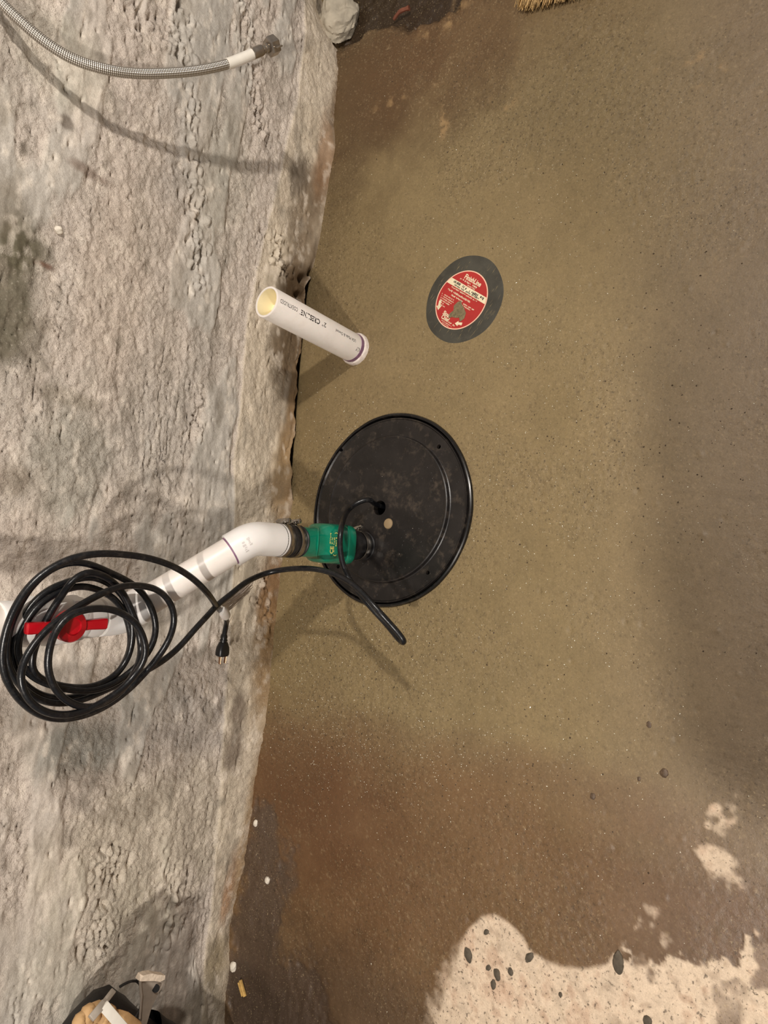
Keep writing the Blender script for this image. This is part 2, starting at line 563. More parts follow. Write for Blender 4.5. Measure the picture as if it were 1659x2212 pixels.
z += pale * (0.0012 + 0.0012 * fbm(gx / 0.02, gy / 0.02, 31, 4))
# wet pit at the wall end
pit_poly = P2([(700, -160), (715, 60), (735, 95), (800, 60), (870, 52), (940, 40), (985, 15), (1000, -20), (990, -160)])
pit = 1 - sst(-0.02, 0.02, polysdf(gx, gy, pit_poly) + wob)
z -= pit * (0.028 + 0.006 * fbm(gx / 0.02, gy / 0.03, 33, 4))
# strip of rough concrete against the wall lower down
rough_poly = P2([(490, 2300), (495, 2000), (530, 1800), (545, 1720), (590, 1760), (618, 1820), (622, 1900), (615, 2000), (600, 2060), (690, 2100), (760, 2300)])
rgh = 1 - sst(-0.02, 0.02, polysdf(gx, gy, rough_poly) + 2.2 * wob)
z += rgh * (0.004 * fbm(gx / 0.03, gy / 0.02, 35, 4) - 0.003)
# gap under the wall
CRK0, CRK1 = fl(622, 1092)[0], fl(655, 596)[0]
def crackgap(x):
    t = np.clip((x - CRK0) / (CRK1 - CRK0), 0, 1)
    m = sst(0.0, 0.12, t) * (1 - sst(0.93, 1.0, t))
    return m * np.clip(0.0115 + 0.0095 * fbm(x / 0.028, x * 0 + 2.2, 41, 4) + 0.005 * sst(0.7, 0.95, t), 0.003, 0.03)
yb = ybase(gx)
inw = gy - yb
gap_here = np.clip(crackgap(gx) / 0.006, 0, 1)
z = np.where(inw > -0.006, z - gap_here * 0.04 * sst(-0.004, 0.012, inw), z)
z += 0.004 * (1 - gap_here) * np.exp(-np.clip(-inw, 0, 1) / 0.012) * (0.5 + fbm(gx / 0.03, gy / 0.03, 43, 3))
# little pits and grit pimples
for k in range(420):
    px_, py_ = RNG.uniform(-0.9, 1.2), RNG.uniform(-1.05, -0.02)
    r = RNG.uniform(0.002, 0.0055)
    i0, i1 = np.searchsorted(xs, [px_ - 2 * r, px_ + 2 * r]); j0, j1 = np.searchsorted(ys, [py_ - 2 * r, py_ + 2 * r])
    if i1 > i0 and j1 > j0:
        sub = np.ix_(range(i0, i1), range(j0, j1))
        d2 = ((GX[sub] - px_) ** 2 + (GY[sub] - py_) ** 2) / r ** 2
        zz = z.reshape(GX.shape); zz[sub] += (-1 if k % 3 else 0.8) * r * 0.4 * np.exp(-d2 * 1.6)
# level around the cover and the lid
for c, R in ((LIDC, LIDR), (DRC, DRR)):
    d = np.hypot(gx - c[0], gy - c[1])
    z = z * sst(R, R + 0.05, d)
# ---- colours
olive, brown, redbr, mauve = lin((148, 128, 90)), lin((126, 94, 62)), lin((112, 76, 48)), lin((136, 116, 106))
N1 = fbm(gx / 0.35, gy / 0.35, 51, 4); N2 = fbm(gx / 0.09, gy / 0.09, 52, 4); N3 = fbm(gx / 0.02, gy / 0.02, 53, 4)
col = np.repeat(olive[None], len(gx), 0)
def lay(m, c):
    global col
    col = col * (1 - m[:, None]) + c * m[:, None]
def PT(px, py): return fl(px, py)[:2]
def fblob(px, py, rx, ry, soft=0.5, noise=0.35):
    c = PT(px, py); ax = abs(PT(px, py + ry)[0] - PT(px, py - ry)[0]) / 2; ay = abs(PT(px + rx, py)[1] - PT(px - rx, py)[1]) / 2
    d = np.hypot((gx - c[0]) / ax, (gy - c[1]) / ay) + noise * N2 + 0.25 * noise * N3
    return 1 - sst(1 - soft, 1 + soft, d)
lay(sst(0.1, 0.6, N1 + 0.3 * N2) * 0.35, lin((156, 134, 94)))
# browner screed where the old pour was, lower part of the picture
bx = PT(900, 1590)[0]
low = sst(0.0, 0.16, -(gx - bx) + 0.05 * N2 + 0.10 * N1)
lay(low * 0.85, brown)
lay(low * sst(-0.1, 0.6, N1 + 0.4 * N2) * 0.5, lin((138, 106, 72)))
lay(fblob(640, 1690, 170, 170, 0.6) * 0.75, redbr)
lay(fblob(760, 1900, 190, 170, 0.7) * 0.45, redbr)
lay(fblob(1150, 1660, 330, 50, 0.7, 0.8) * 0.35, lin((112, 80, 56)))
lay(fblob(830, 150, 210, 190, 0.7) * 0.85, lin((84, 58, 34)))
lay(fblob(1000, 60, 260, 130, 0.8) * 0.5, lin((124, 92, 60)))
lay(fblob(700, 450, 50, 260, 0.9) * 0.35, lin((104, 84, 58)))
lay(fblob(720, 820, 110, 260, 0.9) * 0.25, lin((128, 108, 78)))
# near floor's mauve shade and lens tint, painted in toward the room
far = sst(-0.62, -1.0, gy + 0.06 * N1)
lay(far * 0.45, mauve)
lay(sst(0.2, 0.7, N3 + 0.4 * N2) * sandy * 0.30, lin((108, 90, 64)))
lay(sst(0.45, 0.75, fbm(gx / 0.005, gy / 0.005, 57, 2) + 0.25 * sandy) * 0.30, lin((98, 80, 56)))
lay(sst(0.5, 0.8, fbm(gx / 0.004, gy / 0.004, 58, 2) + 0.1 * sandy) * 0.35, lin((186, 162, 124)))
lay(pit * 0.9, lin((52, 38, 26)))
lay(rgh * 0.85, lin((100, 82, 68)))
lay(fblob(560, 2180, 150, 80, 0.5) * 0.6, lin((62, 50, 42)))  # this and the next paint the tool bag's shade into the floor
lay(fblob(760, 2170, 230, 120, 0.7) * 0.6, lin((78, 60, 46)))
palec = lin((236, 212, 184)) * (1 + 0.10 * N2 + 0.14 * N3)[:, None]
lay(pale, palec)
lay(pale * sst(0.10, 0.5, N3 + 0.5 * N2) * 0.55, lin((182, 146, 120)))
lay(pale * sst(0.22, 0.5, fbm(gx / 0.012, gy / 0.012, 25, 3)) * 0.35, lin((150, 122, 98)))
lay(pale * sst(0.42, 0.7, N2 - 0.3 * N3) * 0.35, lin((204, 160, 132)))
# chalky marks by the pit
for px_, py_, rx_, ry_ in ((985, 30, 14, 26), (960, 52, 26, 10), (905, 195, 40, 9), (960, 250, 5, 30), (1100, 195, 14, 26), (1085, 275, 5, 30), (1480, 130, 26, 6), (1530, 185, 12, 18)):
    lay(fblob(px_, py_, rx_ * 1.5, ry_ * 1.5, 0.9, 1.5) * 0.6 * sst(0.05, 0.5, N3), lin((196, 160, 112)))
col = np.clip(col * (1 + 0.10 * N3 + 0.07 * N2)[:, None] * (0.75 + 0.13 * pale - 0.06 * low)[:, None], 0.003, 1)
grain = np.clip(0.35 + 0.65 * sandy + 0.3 * rgh - 0.25 * low + 0.3 * pale, 0.1, 1.2)
rough = 0.50 + 0.10 * N2 - 0.10 * low + 0.3 * pale - 0.1 * pit
rough = np.clip(rough, 0.25, 0.95)
V = np.c_[gx, gy, z]
F = grid_faces(len(xs), len(ys))
fc = V[F].mean(1)
keep = (np.hypot(fc[:, 0] - LIDC[0], fc[:, 1] - LIDC[1]) > HOLE_FLOOR) & (np.hypot(fc[:, 0] - DRC[0], fc[:, 1] - DRC[1]) > DRR - 0.004)
keep &= fc[:, 1] < ybase(fc[:, 0]) + 0.05
M_FLOOR = surface_mat('wet_troweled_cement', 0.5, [(120, 0.10), (420, 0.16)], [(300, 0.55, 0.0018), (900, 0.4, 0.0009)],
                      [(210, 0.60, 0.72, (58, 46, 32), 0.75), (330, 0.62, 0.74, (190, 168, 130), 0.55), (140, 0.66, 0.74, (40, 32, 24), 0.6)])
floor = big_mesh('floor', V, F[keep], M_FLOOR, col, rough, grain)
tag(floor, 'wet olive brown troweled cement floor with a pale worn patch', 'floor', kind='structure')
FZ = z.reshape(GX.shape)
def floor_z(x, y):
    i = int(np.clip(np.searchsorted(xs, x), 0, len(xs) - 1)); j = int(np.clip(np.searchsorted(ys, y), 0, len(ys) - 1))
    return float(FZ[i, j])

# ================================================================ WALL
wx = spacing(-2.6, -1.16, 1.52, 3.0, 0.0026, 0.10)
wz = np.concatenate([np.linspace(0, 0.80, 310), np.linspace(0.80, 1.5, 10)[1:]])
WX, WZ = np.meshgrid(wx, wz, indexing='ij')
ax_, az_ = WX.ravel(), WZ.ravel()
rowm = sst(-0.1, 0.4, fbm(ax_ / 0.30 + 2, az_ / 0.12, 92, 3))
h = 0.007 * fbm(ax_ / 0.35, az_ / 0.16, 61, 3) + (0.0010 + 0.0028 * rowm) * fbm(ax_ / 0.10, az_ / 0.026, 62, 4) + 0.0030 * fbm(ax_ / 0.028, az_ / 0.018, 63, 4)
smooth_m = sst(0.06, 0.20, fbm(ax_ / 0.30 + 7, az_ / 0.10 + 2, 64, 4) + 0.05)       # trowelled cement patches
h = h * (1 - 0.35 * smooth_m)
h += (1 - 0.85 * smooth_m) * (0.0024 * fbm(ax_ / 0.010, az_ / 0.009, 65, 3) + 0.0020 * fbm(ax_ / 0.0065, az_ / 0.006, 66, 2))
h += smooth_m * 0.0035
ridge = 1 - np.abs(fbm(ax_ / 0.11, az_ / 0.03, 67, 4)) * 2
h += 0.0016 * np.clip(ridge - 0.55, 0, 1) * 2
crackl = np.abs(fbm(ax_ / 0.10 + 0.6 * fbm(ax_ / 0.03, az_ / 0.03, 91, 2), az_ / 0.016 + 1.1, 68, 3))
h -= 0.0050 * (1 - sst(0.0, 0.035, crackl)) * sst(0.15, 0.4, fbm(ax_ / 0.25, az_ / 0.09, 69, 2))
# smoother band of parging at the foot, slightly proud
bandtop = np.interp(ax_, [fl(530, 2000)[0], wl(500, 1400)[0], wl(505, 1000)[0], wl(530, 700)[0], wl(585, 450)[0], wl(650, 200)[0], wl(665, 0)[0]],
                    [wl(455, 2000)[2], wl(490, 1400)[2], wl(505, 1000)[2], wl(530, 700)[2], wl(585, 450)[2], wl(645, 200)[2], wl(665, 0)[2]])
bandtop = bandtop + 0.006 * fbm(ax_ / 0.08, ax_ * 0, 71, 3)
band = 1 - sst(-0.0015, 0.002, az_ - bandtop)
h = h * (1 - 0.45 * band) + band * 0.0045
edge = np.exp(-((az_ - bandtop) / 0.0018) ** 2)
h += 0.0022 * edge * sst(-0.2, 0.3, fbm(ax_ / 0.12, ax_ * 0 + 4, 72, 2))
h += 0.012 * np.exp(-az_ / 0.03) * (0.6 + 0.6 * fbm(ax_ / 0.09, az_ / 0.03, 73, 3))
# aggregate showing in honeycombed courses
H2 = h.reshape(WX.shape)
def splat(cx, cz, rx, rz, amp, power=1.0):
    i0, i1 = np.searchsorted(wx, [cx - 1.6 * rx, cx + 1.6 * rx]); j0, j1 = np.searchsorted(wz, [cz - 1.6 * rz, cz + 1.6 * rz])
    if i1 > i0 and j1 > j0:
        sub = np.ix_(range(i0, i1), range(j0, j1))
        d2 = ((WX[sub] - cx) / rx) ** 2 + ((WZ[sub] - cz) / rz) ** 2
        if amp > 0:
            H2[sub] += amp * np.sqrt(np.clip(1 - d2, 0, 1)) - 0.45 * amp * np.exp(-((np.sqrt(d2) - 1.12) / 0.16) ** 2)
        else:
            H2[sub] += amp * np.exp(-d2 * 2.2)
def course(p, wid, n, rmin=0.0025, rmax=0.0078):
    n = int(n * 1.6); wid *= 1.9
    P = A([wl(*q)[[0, 2]] for q in p])
    for k in range(n):
        i = RNG.integers(0, len(P) - 1); t = RNG.random()
        c = P[i] * (1 - t) + P[i + 1] * t
        cz = c[1] + RNG.normal(0, wid)
        r = RNG.uniform(rmin, rmax)
        if RNG.random() < 0.66: splat(c[0], cz, r * RNG.uniform(0.9, 1.9), r * RNG.uniform(0.7, 1.1), r * RNG.uniform(0.3, 0.7))
        else: splat(c[0], cz, r * RNG.uniform(1.0, 2.0), r * 0.8, -r * RNG.uniform(1.2, 2.6))
course([(385, -40), (390, 60), (385, 130)], 0.010, 70)
course([(300, 0), (305, 90)], 0.008, 26)
course([(525, -20), (535, 60), (540, 130), (545, 190), (565, 260), (572, 310)], 0.009, 110)
course([(420, 330), (424, 420), (425, 500), (430, 560), (420, 640)], 0.008, 85)
course([(410, 180), (412, 260), (416, 330)], 0.006, 26)
course([(590, 500), (600, 560), (620, 600)], 0.010, 55)
course([(420, 820), (425, 900), (430, 950)], 0.006, 22)
course([(230, 1830), (235, 1900), (225, 1980), (215, 2060)], 0.012, 60, 0.003, 0.008)
course([(375, 1850), (385, 1950), (365, 2040)], 0.010, 40)
course([(560, 1240), (570, 1320), (575, 1400)], 0.008, 34)
course([(340, 1060), (420, 1170)], 0.02, 30, 0.002, 0.004)
for k in range(900):
    splat(RNG.uniform(-1.1, 1.45), RNG.uniform(0.03, 0.78), RNG.uniform(0.0025, 0.009) * (1 + (k % 5 == 0)), RNG.uniform(0.0018, 0.0036), -RNG.uniform(0.002, 0.009))
for k in range(260):
    r = RNG.uniform(0.0015, 0.004)
    splat(RNG.uniform(-1.1, 1.45), RNG.uniform(0.03, 0.78), r * 1.3, r, r * 0.5)
for p, rx, rz, a in (((656, 606), 0.012, 0.016, -0.05), ((668, 588), 0.012, 0.009, -0.03), ((650, 640), 0.010, 0.018, -0.035), ((575, 300), 0.006, 0.003, -0.012), ((583, 370), 0.02, 0.002, -0.01),
                     ((418, 345), 0.012, 0.002, -0.01), ((190, 380), 0.02, 0.004, -0.006), ((385, 120), 0.012, 0.004, -0.014), ((545, 150), 0.006, 0.004, -0.012)):
    q = wl(*p); splat(q[0], q[2], rx, rz, a)
h = H2.ravel()
# old trowel bulges
ywall = ybase(ax_) * np.exp(-az_ / 0.10) - h
gapz = crackgap(ax_)
zb = az_ + gapz * np.exp(-az_ / 0.02) - 0.012 * (gapz < 0.0008) * np.exp(-az_ / 0.01)
V = np.c_[ax_, ywall, zb]
# ---- colours
base_c = lin((216, 203, 190))
col = np.repeat(base_c[None], len(ax_), 0)
W1 = fbm(ax_ / 0.40, az_ / 0.13, 81, 4); W2 = fbm(ax_ / 0.10, az_ / 0.05, 82, 4); W3 = fbm(ax_ / 0.025, az_ / 0.014, 83, 4)
def wblob(px, py, rx, ry, soft=0.45, noise=0.45):
    c = wl(px, py); ex = abs(wl(px, py + ry)[0] - wl(px, py - ry)[0]) / 2; ez = abs(wl(px + rx, py)[2] - wl(px - rx, py)[2]) / 2
    d = np.hypot((ax_ - c[0]) / ex, (az_ - c[2]) / ez) + noise * W2 + 0.35 * noise * W3
    return 1 - sst(1 - soft, 1 + soft, d)
lay(smooth_m * 0.7, lin((178, 174, 165)))
lay(sst(0.05, 0.5, W1) * 0.5, lin((214, 200, 187)))
lay(sst(0.1, 0.6, -W1 + 0.3 * W2) * 0.35, lin((160, 156, 146)))
for px_, py_, rx_, ry_, a, c in (
    (140, 1000, 90, 150, .6, (164, 161, 148)), (170, 1620, 95, 65, .75, (138, 138, 130)), (430, 260, 70, 240, .35, (150, 148, 142)), (330, 960, 90, 180, .3, (168, 165, 156)),
    (480, 380, 60, 160, .4, (178, 172, 156)), (420, 1560, 120, 60, .4, (170, 164, 158)), (60, 1180, 60, 90, .4, (196, 180, 166)), (250, 620, 80, 240, .45, (202, 184, 166)),
    (330, 1820, 180, 150, .45, (206, 194, 168)), (200, 2050, 150, 120, .35, (204, 194, 172)), (120, 120, 120, 90, .4, (196, 190, 170)), (310, 1500, 90, 80, .35, (150, 148, 140)),
    (15, 640, 85, 160, .9, (92, 86, 68)), (45, 545, 72, 50, .8, (98, 92, 74)), (10, 450, 34, 60, .6, (120, 110, 94)), (70, 740, 40, 60, .5, (118, 110, 94)), (100, 700, 30, 25, .4, (120, 104, 84)),
    (34, 1035, 40, 34, .6, (134, 118, 100)), (140, 265, 16, 12, .7, (100, 88, 76)), (50, 322, 12, 18, .7, (110, 100, 86)), (195, 375, 45, 12, .6, (116, 90, 74)), (100, 575, 24, 8, .8, (94, 56, 34)), (155, 1200, 60, 20, .2, (150, 146, 138)),
    (150, 860, 70, 20, .5, (136, 124, 104))):
    lay(wblob(px_, py_, rx_, ry_) * a, lin(c))
lay(band * 0.75, lin((212, 197, 173)))
lay(sst(0.2, 0.8, W2 + 0.3 * W3) * band * 0.4, lin((190, 168, 138)))
for px_, py_, rx_, ry_, a, c in (
    (632, 800, 30, 110, .75, (110, 88, 62)), (606, 748, 22, 40, .7, (116, 98, 76)), (640, 640, 30, 60, .8, (92, 72, 50)), (655, 480, 26, 110, .65, (120, 100, 76)), (640, 380, 14, 40, .6, (100, 88, 74)),  # stub marks mix stains with painted shade; last paints the hose end's shadow
    (622, 930, 14, 60, .5, (150, 120, 84)), (606, 1050, 26, 90, .6, (160, 128, 84)), (612, 1150, 16, 60, .6, (130, 96, 56)), (576, 1290, 20, 80, .75, (132, 96, 58)), (562, 1440, 22, 100, .65, (150, 118, 76)),
    (508, 1530, 12, 34, .6, (122, 106, 92)), (498, 1610, 14, 40, .55, (124, 108, 94)), (545, 1700, 14, 200, .4, (186, 160, 124)), (492, 1920, 10, 70, .7, (190, 148, 112)), (470, 2070, 20, 40, .5, (140, 122, 86)),
    (690, 330, 14, 80, .5, (150, 108, 70)), (715, 230, 8, 80, .5, (140, 112, 80)), (522, 1820, 8, 120, .5, (180, 150, 114)), (440, 2180, 60, 50, .5, (130, 118, 98))):  # last mark paints the tool bag's shade onto the wall
    lay(wblob(px_, py_, rx_ * 1.15, ry_ * 1.1, 0.6, 0.55) * min(1, a + 0.18), lin(c) * 0.88)
lay(sst(0.15, 0.5, W2 + 0.5 * W1) * 0.32, lin((156, 145, 130)))
lay(sst(0.30, 0.6, fbm(ax_ / 0.06 + 3, az_ / 0.035, 86, 4)) * 0.5, lin((142, 132, 118)))
lay(sst(0.20, 0.55, W3 - 0.3 * W2) * 0.35, lin((234, 222, 206)))
lay(sst(0.25, 0.6, -W3 + 0.2 * W2) * 0.22, lin((140, 128, 112)))
lay(np.exp(-az_ / 0.012) * 0.5, lin((132, 106, 76)))
col = np.clip(col * (1 + 0.16 * W3 + 0.10 * W2)[:, None], 0.003, 1)
grain = np.clip(1.0 - 0.65 * smooth_m - 0.3 * band, 0.2, 1) * (0.25 + 0.75 * sst(0.08, 0.30, col.mean(1)))
rough = np.clip(0.85 - 0.15 * smooth_m, 0.4, 0.95)
nz = len(wz)
# underside lip so the gap below is a real void
lip = V.reshape(len(wx), nz, 3)[:, 0, :].copy()
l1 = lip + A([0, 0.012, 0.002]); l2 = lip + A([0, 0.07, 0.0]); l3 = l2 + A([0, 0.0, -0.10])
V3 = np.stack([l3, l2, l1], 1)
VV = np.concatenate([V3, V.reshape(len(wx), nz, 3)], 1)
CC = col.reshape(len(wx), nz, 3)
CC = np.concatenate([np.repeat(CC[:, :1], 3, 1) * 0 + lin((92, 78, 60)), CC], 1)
RR = rough.reshape(len(wx), nz); RR = np.concatenate([np.repeat(RR[:, :1], 3, 1), RR], 1)
GG = grain.reshape(len(wx), nz); GG = np.concatenate([np.repeat(GG[:, :1], 3, 1), GG], 1)
M_WALL = surface_mat('old_cast_concrete', 0.25, [(90, 0.10), (420, 0.14)], [(200, 1.0, 0.004), (600, 0.9, 0.0018)],
                     [(190, 0.62, 0.74, (112, 96, 80), 0.6), (260, 0.62, 0.74, (232, 220, 204), 0.5)])
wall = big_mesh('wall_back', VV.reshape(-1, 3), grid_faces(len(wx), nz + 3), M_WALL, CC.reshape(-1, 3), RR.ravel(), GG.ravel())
tag(wall, 'rough grey beige cast concrete wall with stained foot and crack', 'wall', kind='structure')

# ================================================================ SUMP LID AND BASIN
lz = 0.0
basin = thing('sump_basin', 'black plastic sump basin rim set flush in the floor around the cover', 'basin', (LIDC[0], LIDC[1], 0.0))
T = frame((LIDC[0], LIDC[1], 0), (0, 0, 1))
v, f = lathe([(0.1880, -0.02), (0.1885, 0.002), (0.1898, 0.0052), (0.1922, 0.0060), (0.1945, 0.0048), (0.1960, 0.0005), (0.1965, -0.006), (0.194, -0.02), (0.188, -0.40), (0.0005, -0.42), (0.0005, -0.40), (0.184, -0.385)], 128, closed=True,
             shape=lambda a: 1 + 0.0030 * math.sin(3 * a + 1) + 0.002 * math.sin(7 * a) + .0008 * math.sin(23 * a))
build('rim', xf(T, v), f, MT['rim'], basin)

lid = thing('sump_cover', 'round black plastic sump cover with raised centre, wet and dusty', 'cover', (LIDC[0], LIDC[1], 0.0))
prof = [(0.0, 0.0098), (0.060, 0.0100), (0.138, 0.0102), (0.1425, 0.0108), (0.1445, 0.0118), (0.1465, 0.0108), (0.1482, 0.0040), (0.150, 0.0030),
        (0.172, 0.0030), (0.1815, 0.0034), (0.1838, 0.0058), (0.1852, 0.0058), (0.1862, 0.0034), (0.1864, -0.004), (0.05, -0.004), (0.0, -0.004)]
v, f = lathe([(max(r, 1e-4), zz) for r, zz in prof], 112)
plate = build('plate', xf(T, v), f, MT['lid'], lid, sharp=0.5)
holes = [(*(fl(820, 1097, 0.010)[:2]), 0.0148), (*(fl(738, 972, 0.003)[:2]), 0.0040), (*(fl(948, 965, 0.003)[:2]), 0.0044), (*(fl(924, 1237, 0.003)[:2]), 0.0040),
         (2 * LIDC[0] - fl(948, 965, 0.003)[0], 2 * LIDC[1] - fl(948, 965, 0.003)[1], 0.0040)]
cut = join([(v_ + A([hx, hy, 0]), f_) for hx, hy, hr in holes for v_, f_ in [lathe([(hr, -0.03), (hr, 0.04)], 28)]])
cutter = build('cutter', cut[0], cut[1], MT['dark'], None)
md = plate.modifiers.new('cut', 'BOOLEAN'); md.operation = 'DIFFERENCE'; md.object = cutter; md.solver = 'EXACT'
dg = bpy.context.evaluated_depsgraph_get(); dg.update()
nm = bpy.data.meshes.new_from_object(plate.evaluated_get(dg))
plate.modifiers.clear()
plate.data = nm
nm.name = 'plate'
nm.set_sharp_from_angle(angle=0.5)
if len(nm.materials) == 0: nm.materials.append(MT['lid'])
bpy.data.objects.remove(cutter, do_unlink=True)
# smeared cement dust rubbed over the lid is in its material; a moulded tan plug fills the small hole
tp = fl(838, 1131, 0.011)
v, f = lathe([(0.0002, 0.0034), (0.006, 0.0032), (0.0095, 0.002), (0.0108, 0.0), (0.0108, -0.004)], 28)
o = build('vent_plug', xf(frame((tp[0], tp[1], 0.0098), (0, 0, 1)), v), f, MT['tanplug'], lid)
o['label'] = 'small tan rubber plug'
# water drops standing on the plastic
parts = []
dv, df = lathe([(0.0001, 0.55), (0.5, 0.45), (0.85, 0.22), (1.0, 0.0)], 7)
for k in range(190):
    if k % 3 == 0: a, r = RNG.uniform(0, 6.28), RNG.uniform(0.155, 0.176)
    elif k % 3 == 1: a, r = RNG.normal(4.2, 0.6), RNG.uniform(0.05, 0.14)
    else: a, r = RNG.uniform(0, 6.28), 0.14 * math.sqrt(RNG.random())
    s = RNG.uniform(0.0005, 0.0014)
    q = A([LIDC[0] + r * math.cos(a), LIDC[1] + r * math.sin(a), 0.0099 if r < 0.147 else 0.003])
    if min(np.hypot(q[0] - hx, q[1] - hy) - hr for hx, hy, hr in holes) > 0.002:
        parts.append((dv * s + q, df))
v, f = join(parts)
o = build('water_drops', v, f, MT['water'], lid); o['kind'] = 'stuff'; o['label'] = 'tiny water drops on black plastic'

# ================================================================ DISCHARGE PIPE WITH CHECK VALVE
Z0 = 0.0098
P0 = A([0.0735, -0.250, 0.0]); PB = A([0.0537, -0.250, 0.310])
AX = unit(PB - P0)
PB2 = wl(264, 1331, -0.150)          # second bend, near the wall
D2 = unit(PB2 - PB)
PV = wl(108, 1372, -0.160)           # ball valve centre
PE = wl(0, 1346, -0.160)
D3 = unit(PE - PB2); 
PTOP = PB2 + D3 * 1.15
dp = thing('discharge_pipe', 'white plastic discharge pipe with green check valve and red handled ball valve', 'pipe', (P0[0], P0[1], Z0))
XH = (1, 0, 0)
TA = frame(P0, AX, XH)
def ring(T, s0, s1, r0, r1, seg=44):
    return [(r0, s0), (r1, s0), (r1, s1), (r0, s1)]
def at_axis(s): return P0 + AX * s
RP = 0.0242
# riser through the lid, hidden in the coupling
v, f = lathe([(RP - .004, -0.10), (RP, -0.10), (RP, 0.240), (RP - .004, 0.240)], 40, closed=True)
build('riser', xf(TA, v), f, MT['pvc'], dp)
def coupling(s0, s1, r, name='rubber_coupling'):
    L = s1 - s0
    pr = [(r - .004, s0), (r + 0.0012, s0), (r + 0.0018, s0 + .002), (r, s0 + .004), (r, s0 + L * .36), (r + .0022, s0 + L * .42), (r + .0026, s0 + L * .5), (r + .0022, s0 + L * .58), (r, s0 + L * .64),
          (r, s1 - .004), (r + 0.0018, s1 - .002), (r + .0012, s1), (r - .004, s1)]
    v, f = lathe(pr, 48, closed=True)
    return build(name, xf(TA, v), f, MT['rubber'], dp)
def clamp(parent, s, r, wdt=0.0125, ang=0.0, tall=1.0):
    pr = [(r - .0003, s - wdt / 2), (r + .0006, s - wdt / 2), (r + .0012, s - wdt / 2 + .0012), (r + .0009, s), (r + .0012, s + wdt / 2 - .0012), (r + .0006, s + wdt / 2), (r - .0003, s + wdt / 2)]
    v, f = lathe(pr, 48, closed=True)
    c = build('hose_clamp', xf(TA, v), f, MT['steel'], parent)
    # worm screw housing on the +X side
    rad = A([math.cos(ang), math.sin(ang), 0]); tan = A([-math.sin(ang), math.cos(ang), 0])
    Tc = frame(xf(TA, [rad * (r + .005) + A([0, 0, s])])[0], (TA[:3, :3] @ tan), TA[:3, :3] @ A([0, 0, 1.0]))
    hv, hf = rbox(wdt * 1.0, 0.0085, 0.017, .002)
    sv, sf = lathe([(0.0001, -.020), (.0032, -.0195), (.0046, -.0185), (.0046, -.012), (.0030, -.0115), (.0030, .012), (.0020, .014), (.0001, .014)], 20)
    cv, cf = lathe([(.0040, -.0115), (.0048, -.0100), (.0048, .0085), (.0040, .0100)], 20)
    v, f = join([(xf(Tc, hv * A([1, .6, 1]) + A([0, -0.002, 0])), hf), (xf(Tc, sv), sf), (xf(Tc, cv), cf)])
    build('clamp_screw', v, f, MT['steel'], parent)
    return c
lc = coupling(Z0, 0.082, 0.0275); lc['label'] = 'black rubber coupling on the lid'
clamp(lc, 0.0290, 0.0292, ang=0.30)
# green check valve: square lower half, round neck above
sec = []
def se(r, cr, s, seg=56):
    e = 2.0 / cr; out = []
    for k in range(seg):
        a = 2 * math.pi * k / seg; c, q = math.cos(a), math.sin(a)
        out.append((r * math.copysign(abs(c) ** e, c), r * math.copysign(abs(q) ** e, q), s))
    return out
for s, r, cr in ((.050, .0280, 3.4), (.0505, .0330, 3.6), (.0530, .0365, 3.8), (.0570, .0380, 4.0), (.0700, .0380, 4.0), (.0730, .0372, 4.0), (.0740, .0352, 4.0), (.0760, .0350, 4.0), (.0775, .0372, 4.0), (.0800, .0376, 4.0),
                  (.1050, .0372, 3.8), (.1130, .0362, 3.6), (.1180, .0340, 3.3), (.1230, .0305, 2.8), (.1280, .0284, 2.5), (.1350, .0275, 2.3), (.1620, .0270, 2.1), (.1700, .0266, 2.0), (.1715, .0240, 2.0)):
    sec.append(xf(TA, se(r, cr, .075 + (s - .05) * 1.07)))
v, f = loft(sec)
cv_ = build('check_valve', v, f, MT['green'], dp, sharp=0.7)
cv_['label'] = 'green plastic check valve body with yellow print'
# moulded ribs round the lower flange, and a rounded web over the neck
camdir = CAMC - at_axis(.1)
cd_loc = TA[:3, :3].T @ camdir
phi0 = math.atan2(cd_loc[1], cd_loc[0])
arc = []
for t in np.linspace(-1, 1, 25):
    a = -math.pi / 2 + t * 1.15
    arc.append((0.0292 * math.cos(a), 0.0292 * math.sin(a), 0.160 + 0.018 * (1 - t * t)))
v, f = tube(xf(TA, arc), 0.0016, 8)
build('shoulder_bead', v, f, MT['green'], cv_)
# yellow print on the face toward the room (read across the valve)
def face_text(s, size, along, across, bold=0.0, mat_='yellow', wd=1.0):
    """text on the flat -Y face: reading direction = -X... up = +axis"""
    v, f = text_mesh(s, size, bold, 'LEFT', wd)
    V = np.c_[v[:, 0] + across, np.full(len(v), -0.0384), v[:, 1] + along]
    V2 = xf(TA, V)
    return V2, f
def strokes(x, y, L, hgt, gap=.35, seed=0):
    """row of tiny upright strokes: print too small to read"""
    rg = random.Random(seed); V, F = [], []
    q = 0.0
    while q < L:
        w_ = hgt * rg.uniform(.25, .6)
        if rg.random() > .14:
            y0, y1 = y + hgt * rg.choice((0, 0, .3)), y + hgt * rg.choice((1, .75, 1))
            n = len(V)
            V += [(x + q, y0, 0), (x + q + w_, y0, 0), (x + q + w_, y1, 0), (x + q, y1, 0)]; F.append((n, n + 1, n + 2, n + 3))
        q += w_ + hgt * gap * rg.uniform(.5, 1)
    return A(V), F
def face_strokes(along, across, L, hgt, seed):
    v, f = strokes(across, along, L, hgt, seed=seed)
    return xf(TA, np.c_[v[:, 0], np.full(len(v), -0.0384), v[:, 1]]), f
